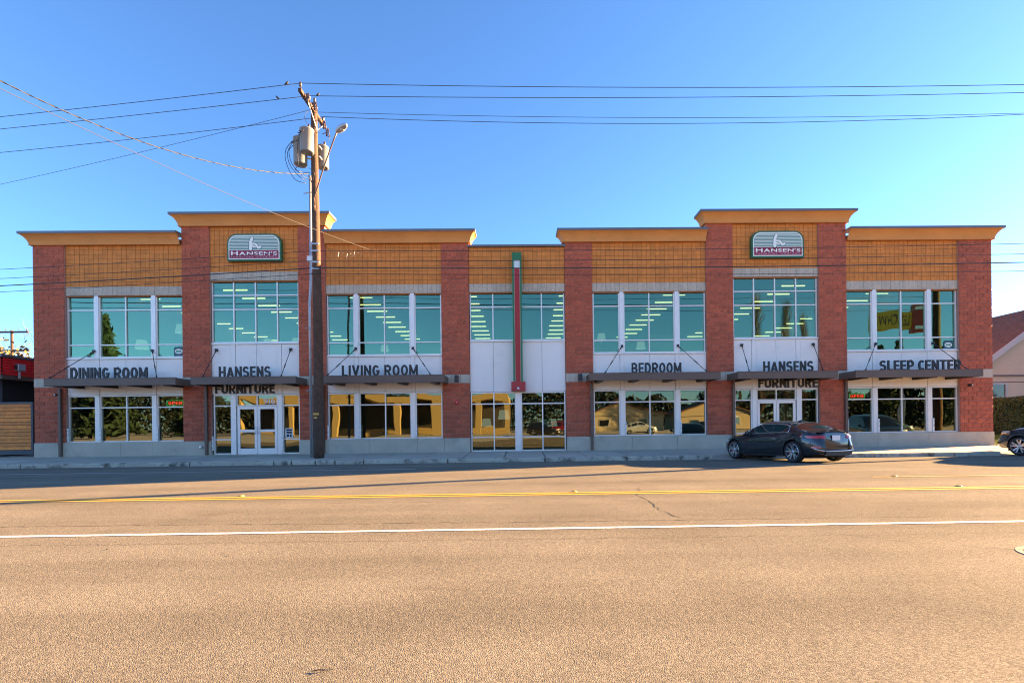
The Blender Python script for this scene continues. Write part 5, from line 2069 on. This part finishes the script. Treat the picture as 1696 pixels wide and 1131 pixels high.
def bare_tree_parts(h, seed, spread, up, levels=3, r0=0.22):
    r_ = random.Random(seed)
    limbs = MB()
    tips = []

    def grow(p, d, L, r, lev):
        n = 4
        path = [p]
        q = p
        dd = d
        for i in range(n):
            dd = (dd + Vector((r_.gauss(0, 0.12), r_.gauss(0, 0.12), up * 0.25))).normalized()
            q = q + dd * (L / n)
            path.append(q)
        limbs.tube(path, [r * (1 - 0.6 * i / n) for i in range(n + 1)], 5 if lev < 2 else 3, False)
        tips.append(q)
        if lev < levels:
            for k in range(r_.randint(3, 5)):
                b = path[r_.randint(1, n)]
                a = r_.uniform(0, 6.28)
                nd = (dd + Vector((math.cos(a) * spread, math.sin(a) * spread, r_.uniform(0, 0.4)))).normalized()
                grow(b, nd, L * r_.uniform(0.5, 0.8), r * 0.5, lev + 1)
    grow(Vector((0, 0, 0)), Vector((0, 0, 1)), h * 0.45, r0, 0)
    return limbs, tips


def poplar(x, y, h, seed, lb):
    t = thing('poplar_tree', (x, y, -0.2), lb, 'tree', 'bare poplars across the street')
    r_ = random.Random(seed)
    trunk(h, 0.3).build('trunk', m_bark, t, True)
    c = MB()
    for i in range(190):
        z = h * r_.uniform(0.1, 0.93)
        a = r_.uniform(0, 6.28)
        L = h * 0.16 * (1 - (z / h) ** 2 * 0.7) * r_.uniform(0.6, 1.2)
        p = Vector((0, 0, z))
        P = [p]
        d = Vector((math.cos(a) * 0.75, math.sin(a) * 0.75, 0.8)).normalized()
        for k in range(4):
            d = (d + Vector((-math.cos(a) * 0.1, -math.sin(a) * 0.1, 0.22)) + Vector((r_.gauss(0, 0.06), r_.gauss(0, 0.06), 0))).normalized()
            P.append(P[-1] + d * L / 4)
        c.tube(P, [0.06, 0.045, 0.035, 0.025, 0.012], 4, False)
        for k in (2, 3, 4):
            for j in range(2):
                e = P[k] + Vector((r_.gauss(0, 0.4), r_.gauss(0, 0.4), r_.uniform(0.4, 1.2)))
                c.tube([P[k], e], [0.02, 0.01], 3, False)
    c.build('crown', m_twig, t)


# right: lawn, hedge and gabled house
lawn = MB()
lawn.add([(21.2, -0.02, 0.012), (60, -0.02, 0.012), (60, 4.6, 0.32), (21.2, 4.6, 0.32), (21.2, 30, 0.34), (60, 30, 0.34)], [(0, 1, 2, 3), (3, 2, 5, 4)])
tag(lawn.build('lawn', M('lawn_soil', (0.05, 0.075, 0.015), 0.9, var=0.3, vscale=1.0)), kind='structure')
n = 26000
gx_, gy_ = rng.uniform(21.2, 27, n), rng.uniform(0.0, 4.6, n)
gz_ = 0.012 + gy_ / 4.6 * 0.308
hgt = rng.uniform(0.03, 0.08, n)
ang_ = rng.uniform(0, 6.28, n)
dx, dy = np.cos(ang_) * 0.006, np.sin(ang_) * 0.006
tx, ty = rng.normal(0, 0.02, n), rng.normal(0, 0.02, n)
P = np.stack([np.stack([gx_ - dx, gy_ - dy, gz_], 1), np.stack([gx_ + dx, gy_ + dy, gz_], 1), np.stack([gx_ + tx, gy_ + ty, gz_ + hgt], 1)], 1).reshape(-1, 3)
tag(link('grass', np_mesh('grass', P, np.arange(3 * n).reshape(-1, 3), m_grass)), 'short bright lawn grass beside the store at the right', 'grass', kind='stuff')


def hedge_bush(x, y, w, h, lb):
    t = thing('hedge_bush', (x, y, 0.30), lb, 'hedge', 'clipped hedge bushes')
    n = 15000
    u = rng.uniform(-1, 1, (n, 3))
    # near the surface of a rounded box
    k = rng.integers(0, 3, n)
    sg = np.sign(u[np.arange(n), k]) * rng.uniform(0.86, 1.0, n)
    u[np.arange(n), k] = sg
    l = (np.abs(u) ** 5).sum(1) ** 0.2
    u = u / l[:, None] * rng.uniform(0.9, 1.03, n)[:, None]
    c = u * np.array([w / 2, 0.55, h / 2]) + np.array([0, 0, h / 2])
    c[:, 0] += 0.05 * np.sin(c[:, 2] * 3 + x)
    P, F = leaves(c, 0.028)
    link('foliage', np_mesh('foliage', P, F, m_hedge), t)
    f = MB()
    V, Fc = [], []
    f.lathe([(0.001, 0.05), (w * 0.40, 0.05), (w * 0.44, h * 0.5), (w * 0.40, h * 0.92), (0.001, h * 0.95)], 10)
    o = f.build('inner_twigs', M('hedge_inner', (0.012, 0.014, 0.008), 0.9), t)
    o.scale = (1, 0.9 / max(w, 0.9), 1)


for i, (x, w, h, lb) in enumerate([(24.9, 1.7, 2.15, 'tall clipped evergreen hedge bush beside the store corner'), (26.45, 1.6, 2.05, 'clipped evergreen hedge bush behind the hatchback, second from the store'),
                                   (27.95, 1.6, 2.1, 'clipped evergreen hedge bush farthest from the store')]):
    hedge_bush(x, 5.2, w, h, lb)

house = thing('gabled_house', (33.2, 8.2, 0.3), 'cream sided house with brown shingle gable roof right of the store', 'house')
m_siding = M('cream_siding', (0.55, 0.43, 0.31), 0.7, var=0.04)
m_shingle = M('brown_shingle', (0.10, 0.056, 0.036), 0.9, var=0.2, vscale=3, fine=0.3, fscale=12)
m_fascia = M('grey_fascia', (0.36, 0.37, 0.38), 0.6)
hw, zE, zR = 6.6, 3.15, 7.9
MB().box(-hw + 0.4, hw - 0.4, 0.05, 13, 0, zE).build('wall', m_siding, house)
MB().prism([(-hw + 0.1, zE - 0.02), (hw - 0.1, zE - 0.02), (0, zR - 0.12)], 0.02, 12.9).build('gable', m_siding, house)
sl = (zR - zE) / hw
for k in range(24):
    z = 0.2 + k * 0.2
    if z < zE:
        MB().box(-hw + 0.39, hw - 0.39, 0.02, 0.06, z, z + 0.19).build('siding_board', m_siding, house)
k = 0
z = zE + 0.02
while z < zR - 0.5:
    half = (zR - 0.15 - z - 0.1) / sl
    MB().prism([(-half, z), (half, z), (half - 0.1 / sl * 0.6, z + 0.10), (-half + 0.1 / sl * 0.6, z + 0.10)], -0.012, 0.03).build('siding_board', m_siding, house)
    z += 0.11
for sgn in (-1, 1):
    P_ = [(sgn * (hw + 0.5), zE - 0.36), (0, zR), (0, zR + 0.14), (sgn * (hw + 0.5), zE - 0.22)]
    rf = MB().prism(P_, -0.45, 13.4).build('roof', m_shingle, house, False, True)
    MB().prism([(sgn * (hw + 0.52), zE - 0.58), (0, zR - 0.2), (0, zR + 0.16), (sgn * (hw + 0.52), zE - 0.2)], -0.52, -0.452).build('barge_board', m_fascia, house, False, True)
    # shingle courses
    nrow = 42
    for q in range(nrow):
        t0, t1 = q / nrow, (q + 1) / nrow
        xa, za = sgn * (hw + 0.5) * (1 - t0), zE - 0.22 + (zR + 0.14 - zE + 0.22) * t0
        xb, zb = sgn * (hw + 0.5) * (1 - t1), zE - 0.22 + (zR + 0.14 - zE + 0.22) * t1
        V = [(xa, -0.45, za + 0.022), (xa, 13.4, za + 0.022), (xb, 13.4, zb + 0.006), (xb, -0.45, zb + 0.006), (xa, -0.45, za), (xa, 13.4, za)]
        MB().add(V, [(0, 1, 2, 3), (0, 4, 5, 1)]).build('shingle_course', m_shingle, rf)
    if sgn < 0:
        for yy_, t0 in ((3.0, 0.62), (6.5, 0.70)):
            x_, z_ = sgn * (hw + 0.5) * (1 - t0), zE - 0.22 + (zR + 0.36 - zE) * t0
            MB().box(x_ - 0.22, x_ + 0.22, yy_ - 0.2, yy_ + 0.2, z_ + 0.0, z_ + 0.22, 0.04).build('roof_vent', m_galv, rf)
w_ = MB()
xc, z0, z1 = -3.9, 1.5, 3.0
w_.box(xc - 0.62, xc - 0.52, -0.05, 0.1, z0 - 0.1, z1 + 0.1)
w_.box(xc + 0.52, xc + 0.62, -0.05, 0.1, z0 - 0.1, z1 + 0.1)
w_.box(xc - 0.52, xc + 0.52, -0.048, 0.1, z1, z1 + 0.1)
w_.box(xc - 0.52, xc + 0.52, -0.06, 0.1, z0 - 0.1, z0)
w_.box(xc - 0.52, xc + 0.52, -0.03, 0.08, (z0 + z1) / 2 - 0.03, (z0 + z1) / 2 + 0.03)
wi = w_.build('window', M('window_trim_grey', (0.42, 0.42, 0.42), 0.5), house)
MB().box(xc - 0.52, xc + 0.52, 0.0, 0.018, z0, (z0 + z1) / 2 - 0.03).build('pane', m_cglass, wi)
MB().box(xc - 0.52, xc + 0.52, 0.0, 0.018, (z0 + z1) / 2 + 0.03, z1).build('pane', m_cglass, wi)
MB().box(-hw + 0.05, hw - 0.05, -0.10, 0.0, zE + 0.36, zE + 0.46).build('belt_board', m_brown, house)

# left: red metal fascia building with dark opening and slatted gate
lb_ = thing('shop_building', (-23.6, 1.0, 0), 'low dark shop with a red corrugated metal fascia left of the store', 'building')
m_red = M('red_corrugated_metal', (0.85, 0.028, 0.03), 0.4, 0.0, var=0.06)
m_blk = M('charcoal_wall', (0.018, 0.018, 0.02), 0.8)
MB().box(-14, -0.6, 0.6, 22, -0.1, 3.75).build('wall', m_blk, lb_)
MB().box(-14, -0.02, 0.0, 22, 3.55, 3.72).build('soffit', m_brown, lb_)
for k in range(6):
    z = 3.73 + k * 0.135
    MB().add([(0.0, 0.0, z), (0.0, 22, z), (0.05, 22, z + 0.03), (0.05, 0, z + 0.03), (0.05, 22, z + 0.085), (0.05, 0, z + 0.085), (0.0, 22, z + 0.13), (0.0, 0, z + 0.13)],
             [(0, 1, 2, 3), (3, 2, 4, 5), (5, 4, 6, 7)]).build('fascia_rib', m_red, lb_)
    MB().add([(-14, 0.0, z), (0.0, 0.0, z), (0.0, -0.05, z + 0.03), (-14, -0.05, z + 0.03), (0.0, -0.05, z + 0.085), (-14, -0.05, z + 0.085), (0.0, 0, z + 0.13), (-14, 0, z + 0.13)],
             [(0, 1, 2, 3), (3, 2, 4, 5), (5, 4, 6, 7)]).build('fascia_rib', m_red, lb_)
MB().box(-14.1, 0.12, -0.12, 22, 4.54, 4.66).build('roof_edge', m_capmetal, lb_)
fl = thing('flood_light', (-23.56, 1.75, 3.62), 'grey flood light on the red fascia of the left shop', 'lamp')
MB().tube([(0, 0, 0), (0, 0, 0.35)], 0.05, 8).build('post', m_galv, fl)
MB().box(-0.16, 0.16, -0.2, 0.16, 0.35, 0.66, 0.02).build('housing', m_galv, fl)
MB().box(-0.13, 0.13, -0.206, -0.201, 0.39, 0.62).build('lens', m_plastic, fl)
gt = thing('slatted_gate', (-23.1, 0.75, 0.0), 'horizontal cedar slat gate in a dark frame left of the store', 'gate')
m_cedar = M('cedar_slat', (0.75, 0.225, 0.022), 0.6, var=0.18, vscale=5, fine=0.2, fscale=30, rand=0.2)
m_gf = M('gate_frame_grey', (0.07, 0.075, 0.085), 0.5)
f = MB()
f.box(-1.2, 1.06, -0.03, 0.03, 0.10, 0.30)
f.box(-1.2, 1.06, -0.03, 0.03, 2.38, 2.46)
f.box(1.06, 1.14, -0.035, 0.035, 0.10, 2.46)
f.box(-1.28, -1.2, -0.035, 0.035, 0.10, 2.46)
f.build('frame', m_gf, gt)
for k in range(13):
    z = 0.31 + k * 0.159
    MB().add([(-1.2, -0.05, z + 0.005), (1.06, -0.05, z + 0.005), (1.06, -0.022, z + 0.15), (-1.2, -0.022, z + 0.15), (-1.2, 0.0, z + 0.005), (1.06, 0.0, z + 0.005), (1.06, 0.0, z + 0.15), (-1.2, 0.0, z + 0.15)],
             [(0, 1, 2, 3), (4, 7, 6, 5), (0, 4, 5, 1), (3, 2, 6, 7), (0, 3, 7, 4), (1, 5, 6, 2)]).build('slat', m_cedar, gt)
MB().box(-34, -21.25, 0.4, 5, -0.2, -0.01).build('alley_paving', m_walk, walk)

# far left background
bp = wood_pole('utility_pole', -60.5, 38.0, 13.2, 'distant utility pole with two crossarms behind the red fascia', 0.2, 0.13)
f = MB()
f.box(-1.9, 1.9, -0.08, 0.08, Z(12.9), Z(13.1))
f.box(-2.0, 2.0, -0.08, 0.08, Z(10.7), Z(10.9))
f.build('crossarm', m_wood, bp)
for x in (-1.7, -0.8, 0.8, 1.7):
    insulator(bp, x, 0, Z(13.1))


def leafy_tree(x, y, h, seed, mat, lb, nleaf=2600, grp=None, lsize=0.11):
    t = thing('leafy_tree', (x, y, -0.2), lb, 'tree', grp)
    limbs, tips = bare_tree_parts(h, seed, 0.75, 0.5, 3, 0.02 * h)
    limbs.build('trunk', m_bark, t)
    tp = np.array([tuple(p) for p in tips])
    c = tp[rng.integers(0, len(tp), nleaf)] + rng.normal(0, h * 0.035, (nleaf, 3))
    P, F = leaves(c, lsize)
    link('crown', np_mesh('crown', P, F, mat), t)


leafy_tree(-48.2, 23, 16.5, 5, m_autumn, 'small tree with yellow autumn leaves behind the red fascia', 3000, None, 0.10)
for i, (x, y, h) in enumerate([(-72.3, 50, 16), (-77.5, 56, 17), (-67.5, 47, 15.5), (-73.5, 53, 16)]):
    t = thing('bare_tree', (x, y, -0.2), 'leafless tree in the hazy thicket far behind the red fascia', 'tree', 'distant bare thicket')
    limbs, tips = bare_tree_parts(h, 20 + i, 0.8, 0.5, 4 if i < 2 else 3, 0.16)
    limbs.build('trunk', m_twig, t)

# ------------------------------------------------------------------ across the street (seen mirrored in the windows)
def across():
    c = thing('carport_building', (-24, -62, -0.15), 'cream flat-roofed building with dark carport bays, mirrored in the lower windows', 'building')
    m_cream = M('cream_stucco', (0.40, 0.29, 0.12), 0.75, var=0.05, vscale=0.4)
    MB().box(-24, 22, -14, -7, 0, 5.9).build('rear_wall', M('carport_dark', (0.05, 0.045, 0.04), 0.9), c)
    MB().box(-24, 22.2, -14, 0.3, 5.5, 6.9).build('roof_fascia', m_cream, c)
    for x in (-24, -15, -8, 2.5, 8.5, 11.5, 16.5, 21.2):
        MB().box(x, x + (2.6 if x in (8.5,) else 0.9), -0.6, 0.2, 0, 5.5).build('post', m_cream, c)
    MB().box(-24, 22, -7, -6.8, 0, 1.1).build('dado', m_cream, c)
    MB().box(-21, -17, -6.99, -6.6, 0, 3.2).build('roller_door', M('roller_door', (0.25, 0.2, 0.15), 0.6), c)
    for i, (x, y, w, h, col, lb) in enumerate([(20, -74, 15, 5.5, (0.55, 0.46, 0.3), 'tan gabled house across the street, mirrored in the BEDROOM window'),
                                              (40, -80, 16, 6, (0.5, 0.4, 0.26), 'brown gabled house across the street, mirrored near the coupe')]):
        h_ = thing('gabled_house', (x, y, -0.15), lb, 'house', 'houses across the street')
        m1 = M('house_paint_%d' % i, col, 0.7)
        m2 = M('house_roof_%d' % i, (0.2, 0.11, 0.07), 0.9)
        MB().box(-w / 2, w / 2, -9, 0, 0, 3.1).build('wall', m1, h_)
        MB().prism([(-w / 2 - 0.5, 3.0), (w / 2 + 0.5, 3.0), (0, h)], -0.4, 0.0).build('gable', m1, h_, False, True)
        for s_ in (-1, 1):
            MB().prism([(s_ * (w / 2 + 0.7), 2.95), (0, h + 0.05), (0, h + 0.3), (s_ * (w / 2 + 0.7), 3.2)], -9.4, 0.5).build('roof', m2, h_, False, True)
            wn_ = MB().box(s_ * w / 4 - 0.9, s_ * w / 4 + 0.9, 0.0, 0.05, 1.0, 2.4).build('window', m_frame, h_)
            MB().box(s_ * w / 4 - 0.8, s_ * w / 4 + 0.8, 0.052, 0.06, 1.08, 2.32).build('pane', m_cglass, wn_)
        MB().box(-0.5, 0.5, 0.0, 0.06, 0, 2.1).build('door', m_brown, h_)


across()
for i, (x, y, rz, col, nm, lb) in enumerate([
    (0.6, -40, 0.15, (0.02, 0.02, 0.022), 'black', 'black car parked across the street, mirrored in the middle bay'),
    (6.2, -41, math.pi + 0.1, (0.30, 0.02, 0.02), 'red', 'red car parked across the street, mirrored in the middle bay'),
    (13.0, -42, 0.0, (0.6, 0.6, 0.58), 'white', 'white car parked across the street, mirrored in the BEDROOM window'),
    (20.5, -38, 0.2, (0.05, 0.07, 0.09), 'navy', 'dark blue car parked across the street, mirrored beside the coupe'),
    (36.0, -29, 0.1, (0.10, 0.16, 0.16), 'teal', 'teal car parked across the street, mirrored in the SLEEP CENTER window')]):
    make_car('parked_car', suv_shape(paint('paint_' + nm, col)), (x, y, -0.152), rz, lb, 'car', 'cars parked across the street')
for x, y, h, v, lb in [(-69.5, -62, 21.5, 0, 'tall conifer mirrored in the leftmost upper window'), (-74, -64, 14, 1, 'shorter conifer mirrored at the edge of the leftmost upper window'),
                       (-62, -70, 11, 2, 'small conifer mirrored low in the leftmost upper window'), (-12.5, -72, 11.5, 1, 'small conifer mirrored low in the LIVING ROOM upper window'),
                       (62, -62, 15.5, 0, 'dense conifer mirrored below the yellow sign'), (68, -66, 16.5, 1, 'conifer mirrored beside the pole of the yellow sign'),
                       (72.5, -62, 14, 2, 'conifer mirrored in the last pane of the rightmost upper window'), (55, -68, 12, 1, 'conifer mirrored left of the yellow sign'),
                       (80, -66, 13, 0, 'outer conifer mirrored at the far right'), (-40, -80, 10, 2, 'small conifer rising behind the carport building')]:
    conifer(x, y, h, v, lb)
for x, y, h, sd, lb in [(42.5, -66, 24.5, 1, 'tall bare poplar mirrored in the right tower window, left of three'), (47.5, -66, 23.5, 2, 'tall bare poplar mirrored in the right tower window, middle of three'),
                        (51.5, -68, 21, 3, 'bare poplar mirrored in the right tower window, right of three')]:
    poplar(x, y, h, sd, lb)
# yellow tyre shop sign on its mast
sg = thing('pole_sign', (59.3, -54, -0.16), 'yellow LES SCHWAB box sign on a tall mast, mirrored in the rightmost upper window', 'sign', None, math.pi)
m_sy = M('sign_yellow', (0.72, 0.42, 0.03), 0.5)
m_sr = M('sign_red', (0.35, 0.03, 0.02), 0.5)
sg.scale = (0.85, 0.85, 1.08)
sg.rotation_euler = (0, 0, math.pi + 0.35)
MB().box(-0.25, 0.25, -0.25, 0.25, 0, 15).build('mast', m_galv, sg)
MB().box(-1.6, 5.2, -0.4, 0.4, 14.6, 17.0, 0.03).build('box', m_sy, sg)
MB().box(-4.2, -1.602, -0.7, 0.7, 14.0, 18.0, 0.03).build('red_block', m_sr, sg)
lettering('LES SCHWAB', -1.2, 4.9, 15.1, 16.5, -0.42, 0.03, m_letter, sg, bold=0.006, space=0.4)
for a, b, c_, d in ((-3.9, -1.9, 14.4, 14.9), (-3.9, -1.9, 17.1, 17.6)):
    MB().box(a, b, -0.712, -0.701, c_, d).build('white_band', m_swhite, sg)

# dark belt of trees closing the view across the street
n = 110000
bx = rng.uniform(-260, 260, n)
top_ = 9.5 + 2.2 * np.sin(bx * 0.11) + 1.5 * np.sin(bx * 0.37 + 1) + 0.8 * np.sin(bx * 0.9)
bz = rng.uniform(0, 1, n) ** 0.7 * top_
P, F = leaves(np.stack([bx, -112 + rng.uniform(-4, 4, n), bz], 1), 0.27)
tag(link('treeline', np_mesh('treeline', P, F, M('far_evergreen', (0.014, 0.02, 0.01), 0.85, var=0.4, vscale=0.3))), 'dark belt of trees mirrored low in the shop windows', 'trees', kind='stuff')
